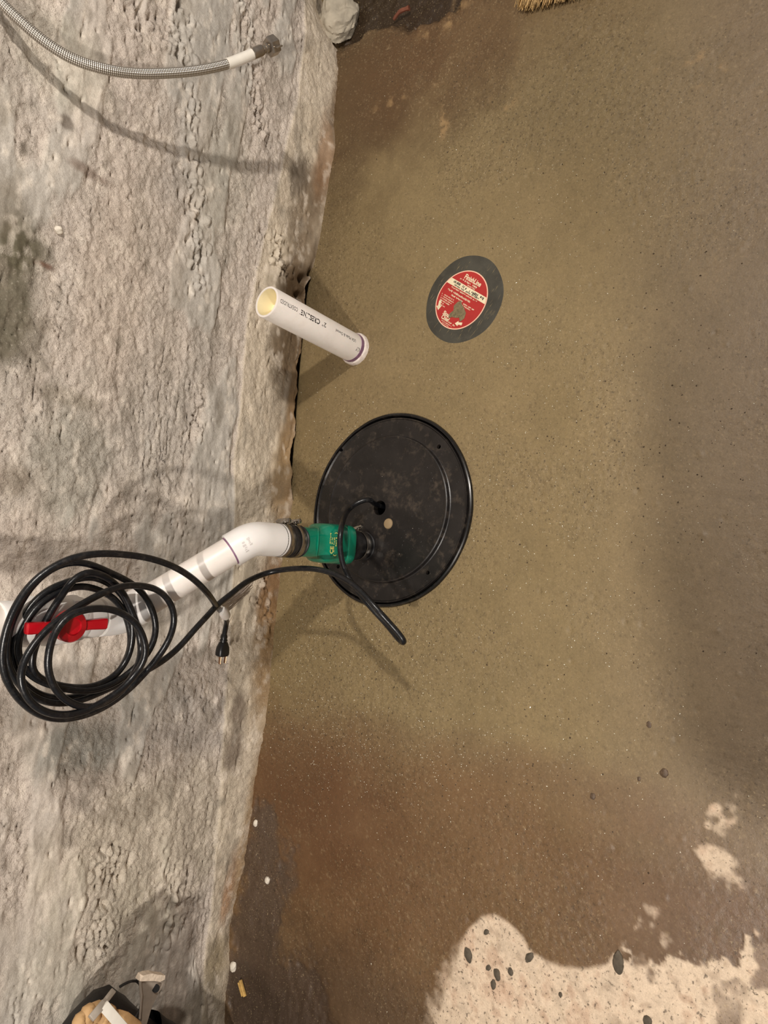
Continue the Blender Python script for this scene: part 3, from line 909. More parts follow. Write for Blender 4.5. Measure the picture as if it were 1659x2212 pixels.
tp_ = [face_text('CE', 0.0115, 0.1465, -0.0185, 0.0003), face_strokes(.1540, -.0005, .0200, .0032, 1), face_strokes(.1485, -.0005, .0110, .0032, 2), face_strokes(.1430, -.0150, .0270, .0032, 3), face_strokes(.1375, -.0080, .0200, .0034, 4),
       face_text('(', 0.009, 0.1385, -0.0225, 0.0003), face_text(')', 0.009, 0.1385, 0.0185, 0.0003)]
v, f = join(tp_)
build('lettering', v, f, MT['yellow'], cv_, smooth=False)['label'] = 'small yellow print'
uc = coupling(0.199, 0.254, 0.0275); uc['label'] = 'black rubber coupling under the white elbow'
clamp(uc, 0.2125, 0.0290, ang=0.15)
clamp(uc, 0.2400, 0.0290, ang=0.10)
# elbow 45 degrees
RH = 0.0290
sB = np.linalg.norm(PB - P0)
el = []
s_in = 0.247
pts = [at_axis(s_in)]
bend0 = sB - 0.020
pts += [at_axis(bend0)]
q0, q1, q2 = at_axis(bend0), PB, PB + D2 * 0.020
for t in np.linspace(0, 1, 9)[1:]:
    pts.append((1 - t) ** 2 * q0 + 2 * t * (1 - t) * q1 + t * t * q2)
pts.append(PB + D2 * 0.040)
rr = [RH] * len(pts)
v, f = tube(A(pts), rr, 40)
e1_ = build('elbow', v, f, MT['pvc_fit'], dp, sharp=0.7)
e1_['label'] = 'bright white forty-five degree elbow'
# faint moulded marks on the elbow
Te = frame(PB + D2 * 0.022, D2, np.cross(D2, camdir))
cdl = Te[:3, :3].T @ (CAMC - (PB + D2 * .03)); ph0 = math.atan2(cdl[1], cdl[0])
def cyl_wrap(v, T, r, z0, phi, sx=1.0, sy=1.0, flip=1):
    """text x -> along axis, y -> around"""
    a = phi + flip * v[:, 1] * sy / r
    return xf(T, np.c_[r * np.cos(a), r * np.sin(a), z0 + v[:, 0] * sx])
def cyl_wrap_round(v, T, r, z0, phi, flip=1):
    """text x -> around, y -> along axis"""
    a = phi + flip * v[:, 0] / r
    return xf(T, np.c_[r * np.cos(a), r * np.sin(a), z0 + v[:, 1]])
v1, f1 = strokes(0, 0, .018, .006, seed=8); v2, f2 = strokes(0, 0, .012, .005, seed=9)
v, f = join([(cyl_wrap_round(v1, Te, RH + .0002, -0.004, ph0 - 0.55, 1), f1), (cyl_wrap_round(v2, Te, RH + .0002, -0.014, ph0 - 0.3, 1), f2)])
build('moulded_mark', v, f, MT['grey_ink'], e1_, smooth=False)
# sloping pipe
v, f = tube([PB + D2 * 0.036, PB + D2 * 0.08, PB2 - D2 * 0.02], RP, 40)
sp = build('sloping_pipe', v, f, MT['pvc'], dp)
v, f = tube([PB + D2 * 0.0395, PB + D2 * 0.0410, PB + D2 * 0.0425], [RP + .0008, RP + .0005, RP + .0001], 40)
build('primer_stain', v, f, MT['primer'], sp)['label'] = 'thin purple primer ring'
# second elbow back to upright
pts = [PB2 - D2 * 0.040, PB2 - D2 * 0.020]
q0, q1, q2 = PB2 - D2 * 0.020, PB2, PB2 + D3 * 0.020
for t in np.linspace(0, 1, 9)[1:]:
    pts.append((1 - t) ** 2 * q0 + 2 * t * (1 - t) * q1 + t * t * q2)
pts.append(PB2 + D3 * 0.040)
v, f = tube(A(pts), [RH] * len(pts), 40)
build('elbow', v, f, MT['pvc_fit'], dp, sharp=0.7)
v, f = tube([PB2 + D3 * 0.045, PTOP], RP, 36)
build('riser', v, f, MT['pvc'], dp)
# ball valve
lv = np.dot(PV - PB2, D3)
TV = frame(PB2 + D3 * lv, D3, (1, 0, 0))
v, f = lathe([(RP, -.075), (.0285, -.075), (.0298, -.072), (.0298, -.050), (.0320, -.046), (.0335, -.040), (.0335, -.022), (.0350, -.016), (.0372, 0.0), (.0350, .016), (.0335, .022), (.0335, .040), (.0320, .046), (.0298, .050), (.0298, .072), (.0285, .075), (RP, .075)], 44)
bvv = build('ball_valve', xf(TV, v), f, MT['pvc_fit'], dp, sharp=0.5)
for s0 in (-.0315, .0315):
    v, f = lathe([(.0300, s0 - .009), (.0350, s0 - .008), (.0358, s0), (.0350, s0 + .008), (.0300, s0 + .009)], 10)
    build('union_nut', xf(TV, v), f, MT['pvc_fit'], bvv, sharp=0.3)
# handle faces the room
hd = unit(A([-0.06, -1.0, 0.22])); hd = unit(hd - D3 * (hd @ D3))
TH = frame(PB2 + D3 * lv + hd * 0.030, hd, -D3)      # local x = down the pipe
v, f = lathe([(.013, -.002), (.013, .010), (.0205, .011), (.0222, .014), (.0222, .026), (.0200, .029), (.0120, .030), (.0110, .0275), (.0001, .0270)], 36)
hub = build('handle', xf(TH, v), f, MT['red'], bvv, sharp=0.5); hub['label'] = 'red plastic tee handle'
for sg, L in ((1, 0.058), (-1, 0.062)):
    sect = []
    for t, hw, z0, z1 in ((0.012, .0098, .012, .026), (0.020, .0075, .013, .026), (0.030, .0070, .013, .025), (L - .006, .0078, .012, .025), (L - .001, .0076, .0125, .0245), (L, .0060, .014, .023)):
        sect.append([(sg * t, -hw, z0 + .002), (sg * t, -hw + .002, z0), (sg * t, hw - .002, z0), (sg * t, hw, z0 + .002), (sg * t, hw, z1 - .002), (sg * t, hw - .002, z1), (sg * t, -hw + .002, z1), (sg * t, -hw, z1 - .002)])
    v, f = loft([xf(TH, q) for q in sect])
    build('handle_arm', v, f, MT['red'], hub, sharp=0.5)

# ================================================================ STUB PIPE
SB = A([0.4945, -0.1635, 0.0]); 
st = wl(576, 652, -0.1635)
STOP = A([st[0], st[1], st[2]])
SAX = unit(STOP - SB); SL = np.linalg.norm(STOP - SB)
RS = 0.0302
sp_ = thing('drain_stub_pipe', 'open white two inch plastic pipe standing up from the floor', 'pipe', SB)
TS = frame(SB, SAX, (1, 0, 0))
v, f = lathe([(RS - .0045, -.03), (RS, -.03), (RS, SL - .001), (RS - .0006, SL), (RS - .0040, SL + .0004), (RS - .0045, SL - .001)], 56, closed=True)
build('pipe', xf(TS, v), f, MT['pvc'], sp_)
v, f = lathe([(RS - .0046, SL - .0006), (RS - .0048, SL - .0006), (RS - .0048, -0.02), (RS - .0046, -0.02)], 56, closed=True)
build('pipe_core', xf(TS, v), f, MT['pvc_in'], sp_)['label'] = 'cream coloured inner wall'
v, f = lathe([(0.0001, SL - .036), (RS - .0049, SL - .036), (RS - .0049, SL - .042), (0.0001, SL - .042)], 40)
build('test_plug', xf(TS, v), f, MT['pvc_in'], sp_)['label'] = 'cream plug inside the pipe'
v, f = lathe([(RS + .0001, .0110), (RS + .0007, .0120), (RS + .0007, .0200), (RS + .0001, .0205)], 56, closed=True, shape=lambda a: 1 + .004 * math.sin(5 * a))
build('primer_stain', xf(TS, v), f, MT['primer'], sp_)['label'] = 'purple primer ring'
v, f = lathe([(RS - .001, -.012), (RS + .0048, -.012), (RS + .0048, .0085), (RS + .0038, .0105), (RS + .0008, .0120), (RS - .001, .0100)], 64, closed=True, shape=lambda a: 1 + .010 * math.sin(9 * a + 2) * math.sin(4 * a) + .006 * math.sin(23 * a))
build('hub', xf(TS, v), f, MT['glue'], sp_)['label'] = 'white hub collar with dried glue'
cds = TS[:3, :3].T @ (CAMC - (SB + SAX * .14)); phs = math.atan2(cds[1], cds[0])
def stub_text(s, size, z0, z1, off, bold=0.0):
    v, f = text_mesh(s, size, bold, 'LEFT', 1.0)
    v = v.copy(); v[:, 0] -= v[:, 0].min(); v[:, 0] *= (z1 - z0) / v[:, 0].max()
    return cyl_wrap(v, TS, RS + .0002, z0, phs + off, flip=-1), f
# positive angle runs toward +X; letters stand toward -X
for s, size, z0, z1, off, bold in (('2"', .0130, .133, .145, .62, 0.0), ('CRESLINE', .0140, .1520, .2060, .62, .00035), ('COEXTRUDED', .0110, .2150, .2610, .60, 0.0),
                                   ('USA Made & Owned', .0090, .040, .104, .62, 0.0), ('ONLY', .0120, .0130, .0330, .20, 0.0)):
    v, f = stub_text(s, size, z0, z1, off, bold)
    build('lettering', v, f, MT['black_ink'], sp_, smooth=False)
v, f = text_mesh('o', .004, 0.0)
build('lettering', cyl_wrap(v, TS, RS + .0002, .2075, phs + .34, flip=-1), f, MT['black_ink'], sp_, smooth=False)

# ================================================================ FLOOR CLEANOUT COVER
dc = thing('cleanout_cover', 'scuffed black round cleanout cover in floor with red sticker', 'cover', (DRC[0], DRC[1], 0))
TD = frame((DRC[0], DRC[1], 0), (0, 0, 1))
v, f = lathe([(0.0001, 0.0006), (0.055, 0.0006), (DRR - .003, 0.0005), (DRR + .001, 0.0000), (DRR + .002, -0.003), (DRR - .01, -0.02), (0.0001, -0.02)], 72, shape=lambda a: 1 + .012 * math.sin(2 * a + .6) + .010 * math.sin(3 * a + 1.5) + .005 * math.sin(7 * a))
build('cover_plate', xf(TD, v), f, MT['cover'], dc)
# curved scuffs where the cement was wiped off
scr = []
for k in range(70):
    a0 = RNG.uniform(0, 6.28); r0 = RNG.uniform(0.062, 0.083); L = RNG.uniform(0.006, 0.018); wd = RNG.uniform(.0002, .0006); cv = RNG.uniform(-.2, .2)
    d = A([math.cos(2.6 + cv), math.sin(2.6 + cv)]); nrm_ = A([-d[1], d[0]])
    c = A([DRC[0] + r0 * math.cos(a0), DRC[1] + r0 * math.sin(a0)])
    p, q = c - d * L / 2, c + d * L / 2
    if np.hypot(*(p - DRC)) > .085 or np.hypot(*(q - DRC)) > .085: continue
    if min(np.hypot(*(p - DRC)), np.hypot(*(q - DRC)), np.hypot(*(c - DRC))) < 0.060: continue
    zt = .00062
    scr.append(([(*(p), zt), (*(c - nrm_ * wd), zt), (*(q), zt), (*(c + nrm_ * wd), zt), (*c, zt + .0003)], [(0, 1, 4), (1, 2, 4), (2, 3, 4), (3, 0, 4)]))
v, f = join(scr)
o = build('cement_scuffs', v, f, MT['cement'], dc, smooth=False); o['kind'] = 'stuff'; o['label'] = 'thin smears of dried cement'
LC = fl(996.5, 648.5); RL = 0.0592
# sticker reading direction measured on the floor
ta = fl(900 + 690 / 8.295, 540 + 480 / 8.295); tb = fl(900 + 1245 / 8.295, 540 + 800 / 8.295)
lx = unit(A([*(tb - ta)[:2], 0])); ly = A([-lx[1], lx[0], 0])
TL = np.eye(4); TL[:3, 0] = lx; TL[:3, 1] = ly; TL[:3, 2] = (0, 0, 1); TL[:3, 3] = (LC[0], LC[1], 0.0007)
def disc(r, z0, seg=72, th=.0003):
    return lathe([(0.0001, z0 + th), (r, z0 + th), (r, z0 - .0003)], seg)
v, f = disc(RL, 0); stk = build('sticker', xf(TL, v), f, MT['label_edge'], dc); stk['label'] = 'round red sticker with white print'
v, f = disc(RL - .0022, .0002); build('sticker_field', xf(TL, v), f, MT['label_red'], stk)
# white band across
def chord_band(y0, y1, r, z0):
    top = [(math.sqrt(max(r * r - y * y, 0)) * sx, y) for sx, y in ((1, y0), (1, (y0 + y1) / 2), (1, y1), (-1, y1), (-1, (y0 + y1) / 2), (-1, y0))]
    return [(x, y, z0) for x, y in top], [(0, 1, 2, 3, 4, 5)]
v, f = chord_band(.0155, .0275, RL - .0023, .0006); build('band', xf(TL, v), f, MT['label_white'], stk, smooth=False)
def ltext(s, x, y, size, m='label_white', bold=0.0, wd=1.0, zt=.00075):
    v, f = text_mesh(s, size, bold, 'LEFT', wd)
    v = v.copy(); v[:, 0] += x; v[:, 1] += y; v[:, 2] += zt
    return xf(TL, v), f
def lstrokes(x, y, L, hgt, seed, zt=.00075):
    v, f = strokes(x, y, L, hgt, seed=seed)
    v[:, 2] = zt
    return xf(TL, v), f
g1 = [ltext('FinishLine', -.0230, .0380, .0135, bold=.0004, wd=.85), lstrokes(-.0300, .0325, .048, .0032, 11), lstrokes(-.006, .0285, .020, .0024, 12),
      lstrokes(-.038, .0110, .074, .0026, 13), lstrokes(-.043, .0035, .064, .0036, 14), lstrokes(-.030, -.0025, .034, .0032, 15), lstrokes(.010, -.0050, .030, .0024, 16), lstrokes(.006, -.0085, .026, .0022, 17)]
for k in range(6):
    g1.append(lstrokes(-.050 + .0012 * k, -.0085 - .0040 * k, (.034, .036, .032, .028, .012, .018)[k], .0022, 20 + k))
g1 += [ltext('Sioux', -.0210, -.0405, .0112, bold=.0004, wd=.85), ltext('Chief', -.0195, -.0485, .0112, bold=.0004, wd=.85), lstrokes(-.0010, -.0490, .022, .0030, 31), lstrokes(-.0150, -.0525, .030, .0018, 32), lstrokes(-.0100, -.0555, .018, .0014, 33)]
# arrows
def arrow(x, y, a, L):
    p = A([(-.5, -.14, 0), (.05, -.14, 0), (.05, -.32, 0), (.5, 0, 0), (.05, .32, 0), (.05, .14, 0), (-.5, .14, 0)]) * L
    c, s = math.cos(a), math.sin(a)
    p = np.c_[p[:, 0] * c - p[:, 1] * s + x, p[:, 0] * s + p[:, 1] * c + y, np.full(7, .0008)]
    return xf(TL, p), [(0, 1, 5, 6), (1, 2, 3), (3, 4, 5), (1, 3, 5)]
g1 += [arrow(-.0400, -.0300, -1.15, .020), arrow(.026, -.0400, -2.75, .017)]
g1 += [lstrokes(.022, -.0420, .012, .0040, 34)]
v, f = join(g1); build('lettering', v, f, MT['label_white'], stk, smooth=False)
g2 = [lstrokes(-.040, .0215, .018, .0045, 41, .0009), lstrokes(-.018, .0205, .020, .0050, 42, .0009), lstrokes(.006, .0200, .040, .0050, 43, .0009), lstrokes(-.034, .0168, .070, .0030, 44, .0009)]
v, f = join(g2); build('lettering', v, f, MT['black_ink'], stk, smooth=False)
# torn away piece showing gritty cement
tear = [(-.004, -.006), (.002, -.001), (.008, -.006), (.018, -.010), (.028, -.016), (.032, -.026), (.027, -.036), (.020, -.030), (.012, -.034), (.004, -.036), (-.002, -.042), (-.006, -.034), (-.002, -.024), (-.007, -.016)]
tv = [(x, y, .0011 + .0003 * math.sin(i * 3)) for i, (x, y) in enumerate(tear)] + [(.012, -.020, .0016)]
build('cement_smear', xf(TL, tv), [(i, (i + 1) % len(tear), len(tear)) for i in range(len(tear))], MT['cement'], stk, smooth=False)['label'] = 'gritty cement where the sticker is torn'

# ================================================================ POWER CORD
def C5(x, y, d): return wl(x / 2.9625, 1100 + y / 2.9625, d)
coil = []
def seg_(lst, d0, d1=None):
    for i, (x, y) in enumerate(lst):
        t = i / max(1, len(lst) - 1)
        coil.append(C5(x, y, float(np.interp(t, d0[0], d0[1])) if isinstance(d0, tuple) else d0 + (d1 - d0) * t))
# plug end first: up from the plug to the tie
plugp = wl(484, 1374, -0.075)
cord_pts = [plugp, wl(487, 1356, -.078), wl(490, 1342, -.092), wl(482, 1326, -.130), wl(468, 1310, -.185)]
seg_([(1330, 540), (1230, 440), (1100, 362), (950, 312), (800, 290), (650, 282), (500, 302), (380, 347), (250, 430), (150, 540), (80, 660), (35, 790), (12, 920), (22, 1040), (70, 1150), (150, 1245), (250, 1315), (380, 1345), (500, 1330), (620, 1290), (740, 1220), (850, 1130), (935, 1040)], ([0, .05, .10, .3, .55, 1], [-.245, -.260, -.262, -.245, -.220, -.205]))
seg_([(1010, 950), (1080, 840), (1118, 720), (1092, 600), (1010, 515), (880, 487), (760, 497), (640, 545), (520, 610), (400, 690), (280, 790), (185, 910), (128, 1040), (140, 1150), (195, 1240), (290, 1300), (400, 1318), (520, 1300), (650, 1240), (780, 1150), (880, 1040)], -.215, -.245)
seg_([(938, 930), (925, 840), (880, 740), (790, 668), (680, 634), (560, 640), (450, 672), (370, 750), (320, 870), (303, 980), (322, 1090), (380, 1190), (470, 1250), (580, 1272), (700, 1225), (800, 1140), (870, 1030)], -.255, -.235)
seg_([(905, 900), (880, 760), (830, 620), (770, 510), (690, 440), (580, 395), (470, 445), (410, 530), (345, 625), (285, 730), (235, 850), (200, 970), (215, 1060), (300, 1105), (440, 1140), (600, 1135), (730, 1070), (815, 960)], -.215, -.185)
seg_([(850, 820), (835, 660), (780, 545), (690, 470), (570, 430), (450, 460), (320, 510), (220, 590), (140, 700), (85, 830), (75, 960), (120, 1080), (210, 1165), (330, 1208), (470, 1205), (600, 1165), (720, 1085), (800, 980)], -.190, -.175)
seg_([(840, 850), (810, 690), (740, 580), (640, 520), (520, 490), (390, 525), (260, 600), (180, 700), (120, 820), (110, 930), (170, 1040), (280, 1110), (420, 1150), (580, 1165), (720, 1120), (850, 1030)], -.185, -.195)
seg_([(960, 900), (1000, 780), (975, 640), (900, 520), (800, 450), (690, 400), (560, 345), (430, 342), (300, 400), (190, 505), (110, 640), (55, 780), (40, 910), (60, 1020), (130, 1130), (240, 1215), (380, 1245), (540, 1215), (690, 1150), (830, 1090)], -.205, -.180)
seg_([(950, 1025), (1050, 965), (1150, 880), (1250, 765), (1330, 680), (1390, 612)], -.195, -.190)
cord_pts += coil
for px_, py_, d in ((500, 1283, -.192), (530, 1258, -.196), (575, 1238, -.200), (625, 1229, -.240), (680, 1229, -.300), (725, 1241, -.340), (770, 1268, -.385), (815, 1317, -.430)):
    cord_pts.append(wl(px_, py_, d))
tip = fl(877, 1389, 0.148)
cord_pts += [fl(856, 1362, 0.155), tip, fl(868, 1389, 0.140), fl(838, 1352, .130)]
for px_, py_, d in ((795, 1305, -.385), (762, 1264, -.350), (742, 1225, -.335), (734, 1180, -.325), (738, 1135, -.318)):
    cord_pts.append(wl(px_, py_, d))
hq = fl(820, 1097, 0.0)
cord_pts += [fl(752, 1102, .075), fl(775, 1083, .055), fl(800, 1078, .042), A([hq[0] + .006, hq[1] + .002, .020]), A([hq[0] + .004, hq[1] - .001, -.02]), A([hq[0], hq[1], -.10])]
CP = catmull(cord_pts, 0.006)
# relax a little so the traced loops run like a stiff cord
for _ in range(6):
    CP[1:-1] = 0.5 * CP[1:-1] + 0.25 * (CP[:-2] + CP[2:])
pc = thing('power_cord', 'long black power cord coiled over the valve handle, plug hanging loose', 'cord', (CP[-1][0], CP[-1][1], 0.0))
v, f = tube(CP, 0.0050, 12)
build('cord', v, f, MT['cord'], pc, sharp=1.2)
# plug
pd_ = unit(wl(480, 1412, -.072) - plugp)
TP = frame(plugp, pd_, np.cross(pd_, (0, -1, 0)))
secs = []
for s, a, b, cr in ((-.004, .0052, .0052, 2), (.000, .0068, .0066, 2), (.004, .0070, .0068, 2), (.0045, .0060, .0060, 2), (.006, .0060, .0060, 2), (.0065, .0074, .0070, 2), (.0095, .0078, .0072, 2), (.010, .0066, .0062, 2), (.0115, .0066, .0062, 2), (.012, .0084, .0074, 2.2),
                    (.016, .0100, .0080, 2.6), (.022, .0122, .0092, 3), (.032, .0130, .0100, 3.2), (.037, .0124, .0098, 3.2), (.0385, .0110, .0090, 3)):
    e = 2 / cr
    secs.append(xf(TP, [(a * math.copysign(abs(math.cos(t)) ** e, math.cos(t)), b * math.copysign(abs(math.sin(t)) ** e, math.sin(t)), s) for t in np.linspace(0, 2 * math.pi, 32, endpoint=False)]))
v, f = loft(secs)
pl = build('plug', v, f, MT['plug'], pc, sharp=0.6); pl['label'] = 'black three prong plug'
for x, y in ((-.0064, -.003), (.0064, -.003)):
    bv, bf = rbox(.0018, .0062, .016, .0005, 1)
    build('prong', xf(TP, bv + A([x, y, .045])), bf, MT['brass'], pl)
v, f = lathe([(.0023, .036), (.0023, .053), (.0016, .056), (.0001, .057)], 14)
build('prong', xf(TP, v + A([0, .0052, 0])), f, MT['brass'], pl)
# white tie holding the crossing
tq0, tq1 = wl(470, 1309, -.190), wl(499, 1341, -.118)
td = unit(tq1 - tq0); TT = frame((tq0 + tq1) / 2, td, (0, -1, 0))
sect = []
for s, a, b in ((-.021, .0030, .0085), (-.016, .0062, .0095), (-.004, .0076, .0098), (.008, .0080, .0096), (.017, .0074, .0088), (.0215, .0050, .0062)):
    sect.append(xf(TT, [(a * math.cos(t), b * math.sin(t), s) for t in np.linspace(0, 2 * math.pi, 20, endpoint=False)]))
v, f = loft(sect)
build('tie', v, f, MT['tie'], pc)['label'] = 'white tie wrap'
parts = []
for k in range(46):  # fan of thin pale strands between the tie and the wall
    t = k / 45
    a = wl(478 + 16 * t, 1306 + 14 * t, -.140 + .02 * t)
    b = wl(548 - 16 * t + RNG.uniform(-8, 6), 1249 + 34 * t + RNG.uniform(-4, 4), -.055 + .012 * RNG.random())
    m_ = (a + b) / 2 + A([0, -.006 * RNG.random(), .004 * RNG.random()])
    parts.append(tube(catmull([a, m_, b], .02), .00055, 4, False))
v, f = join(parts)
o = build('pale_strands', v, f, MT['strand'], pc); o['kind'] = 'stuff'; o['label'] = 'fan of thin white strands beside the tie'

# ================================================================ BRAIDED HOSE
hp = [((-95, -150), -.010), ((-50, -62), -.022), ((0, 2), -.034), ((45, 46), -.045), ((100, 92), -.058), ((160, 128), -.072), ((230, 150), -.088), ((300, 159), -.103), ((380, 157), -.124), ((440, 150), -.142), ((495, 137), -.160), ((545, 117), -.178), ((566, 108), -.186)]
HP = catmull([wl(*p, d) for p, d in hp], 0.004)
HP = np.vstack([[HP[0] + A([0.0, 0.05, 0.03])], HP])
hs = thing('braided_hose', 'braided steel supply hose hanging in front of the wall', 'hose', HP[-1])
v, f = tube(HP, 0.0082, 20)
ho = build('hose', v, f, MT['braid'], hs)
uvl = ho.data.uv_layers.new(name='UVMap')
ln = np.concatenate([[0], np.cumsum(np.linalg.norm(np.diff(HP, axis=0), axis=1))])
for p in ho.data.polygons:
    vi = [ho.data.loops[l].vertex_index for l in p.loop_indices]
    ks = [i % 20 for i in vi]; wrap = max(ks) - min(ks) > 10
    for l, i in zip(p.loop_indices, vi):
        k = i % 20
        if wrap and k == 0: k = 20
        uvl.data[l].uv = (float(ln[i // 20]), k / 20.0)
hd_ = unit(wl(600, 94, -.198) - HP[-1])
TN = frame(HP[-1], hd_, (0, 0, 1))
# label sleeve follows the hose end
n_s = len(HP)
idx = [i for i in range(n_s) if ln[-1] - ln[i] < .078 and ln[-1] - ln[i] > .020]
v, f = tube(HP[idx], .0092, 24)
build('sleeve', v, f, MT['painted'], hs)['label'] = 'white printed sleeve'
sl_end, sl_d = HP[idx[-1]], unit(HP[idx[-1]] - HP[idx[0]])
parts = []
for k in range(9):
    a = 2 * math.pi * (k + .3) / 9 * .6 - 1.0
    off = lambda p: p + .0093 * (math.cos(a) * A([0, -1, 0.0]) + math.sin(a) * unit(np.cross(sl_d, (0, -1, 0))))
    parts.append(tube([off(HP[i]) for i in idx[2:-2]], .00035, 5, False))
v, f = join(parts)
build('print', v, f, MT['grey_ink'], hs)
v, f = lathe([(.0084, -.022), (.0094, -.021), (.0096, -.004), (.0088, .000), (.0070, .002), (.0070, .006), (.0088, .007), (.0092, .010), (.0080, .012), (.0078, .014)], 28)
build('ferrule', xf(TN, v), f, MT['steel_dull'], hs)
hx_prof = [(.0092, .0125), (.0150, .0135), (.0166, .016), (.0166, .0300), (.0156, .0315), (.0112, .0305), (.0110, .020), (.0001, .0195)]
v, f = lathe(hx_prof, 6)
build('hex_nut', xf(TN, v), f, MT['steel_dull'], hs, sharp=0.4)
for sg in (-1, 1):      # the two wings of the nut
    bv, bf = rbox(.0030, .012, .012, .0012)
    build('nut_wing', xf(TN, bv + A([0, sg * .0180, .024]) * A([1, 1, 1])), bf, MT['steel_dull'], hs)

# ================================================================ BROKEN CONCRETE AT THE WALL END
sc = fl(726, 30, 0.02)
v, f = blob(5, (0.062, 0.045, 0.042), 5, 0.35, 1.6)
v += 0.0022 * np.c_[fbm(v[:, 0] / .006, v[:, 1] / .006, 3, 3), fbm(v[:, 1] / .006, v[:, 2] / .006, 4, 3), fbm(v[:, 2] / .006, v[:, 0] / .006, 5, 3)]
b_ = A([sc[0], sc[1] + .004, -0.03])
tag(build('concrete_chunk', v + b_ + A([0, 0, .036]), f, MT['stone'], None, b_), 'pale grey lump of broken concrete in the corner by the dark pit', 'rubble')
# reddish stick in the pit
a, b = fl(851, 42, -.016), fl(884, 17, -.014)
pts = catmull([a, a * .5 + b * .5 + A([.003, .002, .004]), b], .006)
v, f = tube(pts, np.linspace(.0035, .0055, len(pts)) * (1 + .12 * np.sin(np.arange(len(pts)) * 2.3)), 8)
tag(build('stick', v, f, MT['stick'], None, a), 'short reddish brown stick lying in the dark pit', 'stick')

# ================================================================ BROOM
bc = fl(1205, -28, 0.0)
br = thing('broom', 'straw broom lying on the floor with its bristle ends showing', 'broom', (bc[0] + .05, bc[1], 0))
p1, p2 = fl(1128, 8)[:2], fl(1285, -12)[:2]
al = unit(A([*(p2 - p1), 0])); out = A([al[1], -al[0], 0]); out = out if out[0] < 0 else -out
o0 = A([*((p1 + p2) / 2), 0])
wdt = np.linalg.norm(p2 - p1)
parts = []
for k in range(620):
    t = RNG.uniform(-.5, .5); lay_ = RNG.uniform(0, 1)
    root = o0 + al * wdt * t * .9 - out * .085 + A([0, 0, .012 + .030 * lay_])
    tipb = o0 + al * wdt * (t + RNG.normal(0, .02)) + out * (.020 * (1 - 1.1 * abs(t + .28)) + RNG.uniform(-.014, .004)) + A([0, 0, .003 + .022 * lay_ * RNG.uniform(.5, 1)])
    mid = (root + tipb) / 2 + A([0, 0, RNG.uniform(0, .006)])
    parts.append(tube([root, mid, tipb], [.0009, .0008, .0005], 4, False))
v, f = join(parts)
o = build('bristles', v, f, MT['straw'], br); o['kind'] = 'stuff'; o['label'] = 'pale straw bristles'
bv, bf = rbox(wdt * 1.0, .07, .045, .006)
Tb = np.eye(4); Tb[:3, 0] = al; Tb[:3, 1] = -out; Tb[:3, 2] = (0, 0, 1); Tb[:3, 3] = o0 - out * .110 + A([0, 0, .0245])
build('head', xf(Tb, bv), bf, MT['wood'], br)
v, f = tube([o0 - out * .13 + A([0, 0, .03]), o0 - out * .8 + A([0, 0, .35])], .012, 16)
build('handle', v, f, MT['wood'], br)

# ================================================================ TOOL BAG AND TOOLS AT THE OTHER END
tb0 = A([-1.12, -0.075, 0.0])
bag = thing('tool_bag', 'black cloth tool bag slumped against the wall behind the trowel', 'bag', tb0)
secs = []
for zz, xr in ((0.0, -.965), (.02, -.955), (.06, -.945), (.12, -.900), (.18, -.850), (.24, -.795), (.18, -.875), (.24, -.815), (.29, -.760), (.33, -.733), (.36, -.728), (.39, -.735), (.41, -.752), (.425, -.79), (.43, -.86)):  # lower flank widened to darken the wall corner beside it
    cxx = -1.14; a_ = xr - cxx; b_ = .055 * (1 if zz < .38 else (1 - .6 * (zz - .38) / .05))
    ringp = []
    for t in np.linspace(0, 2 * math.pi, 72, endpoint=False):
        c_, s_ = math.cos(t), math.sin(t)
        e = .62
        fold = 1 + .035 * math.sin(5 * t + zz * 30) + .02 * math.sin(11 * t - zz * 47)
        ringp.append((cxx + a_ * math.copysign(abs(c_) ** e, c_) * (1 + .02 * math.sin(7 * t + zz * 40)), -.068 + b_ * math.copysign(abs(s_) ** e, s_) * fold, zz))
    secs.append(ringp)
v, f = loft(secs)
build('body', v, f, MT['bag'], bag, sharp=1.2)
hpts = [wl(258, 2132, -.128), wl(276, 2122, -.130), wl(294, 2119, -.131), wl(304, 2130, -.132), wl(308, 2152, -.133), wl(302, 2180, -.135), wl(288, 2205, -.135), wl(262, 2232, -.135)]
v, f = tube(catmull(hpts, .006), .0022, 8)
build('carry_strap', v, f, MT['bag'], bag)
# margin trowel blade with crusted end, pointing back toward the bag
def slab(px, d, th, name, m, parent, wob=0.0):
    P = [wl(x, y, d if np.isscalar(d) else d[i]) for i, (x, y) in enumerate(px)]
    n = len(P)
    back = [p + A([0, th, 0]) for p in P]
    F = [tuple(range(n)), tuple(range(n, 2 * n))[::-1]] + [(i, (i + 1) % n, n + (i + 1) % n, n + i) for i in range(n)]
    return build(name, P + back, F, m, parent, smooth=False)
tb_ = wl(330, 2150, -.12)
tr = thing('trowel', 'grey steel trowel blade with a hole and crusted mortar on its edge', 'trowel', (tb_[0], tb_[1], 0.33))
slab([(303, 2118), (312, 2112), (350, 2118), (356, 2120), (345, 2140), (328, 2175), (312, 2230), (305, 2230), (307, 2170)], -.140, .005, 'blade', MT['galv'], tr)
slab([(303, 2120), (309, 2108), (318, 2105), (330, 2103), (343, 2106), (357, 2107), (356, 2116), (346, 2121), (334, 2119), (320, 2119)], -.146, .014, 'mortar_crust', MT['mortar'], tr)
hq_ = wl(335, 2134, -.140)
v, f = lathe([(.0001, .001), (.0062, .001), (.0062, -.001), (.0001, -.001)], 20)
build('hole', xf(frame(hq_ + A([0, -.0022, 0]), CAMC - hq_), v), f, MT['dark'], tr)  # flat black disc on the blade, painting the dark of a hole
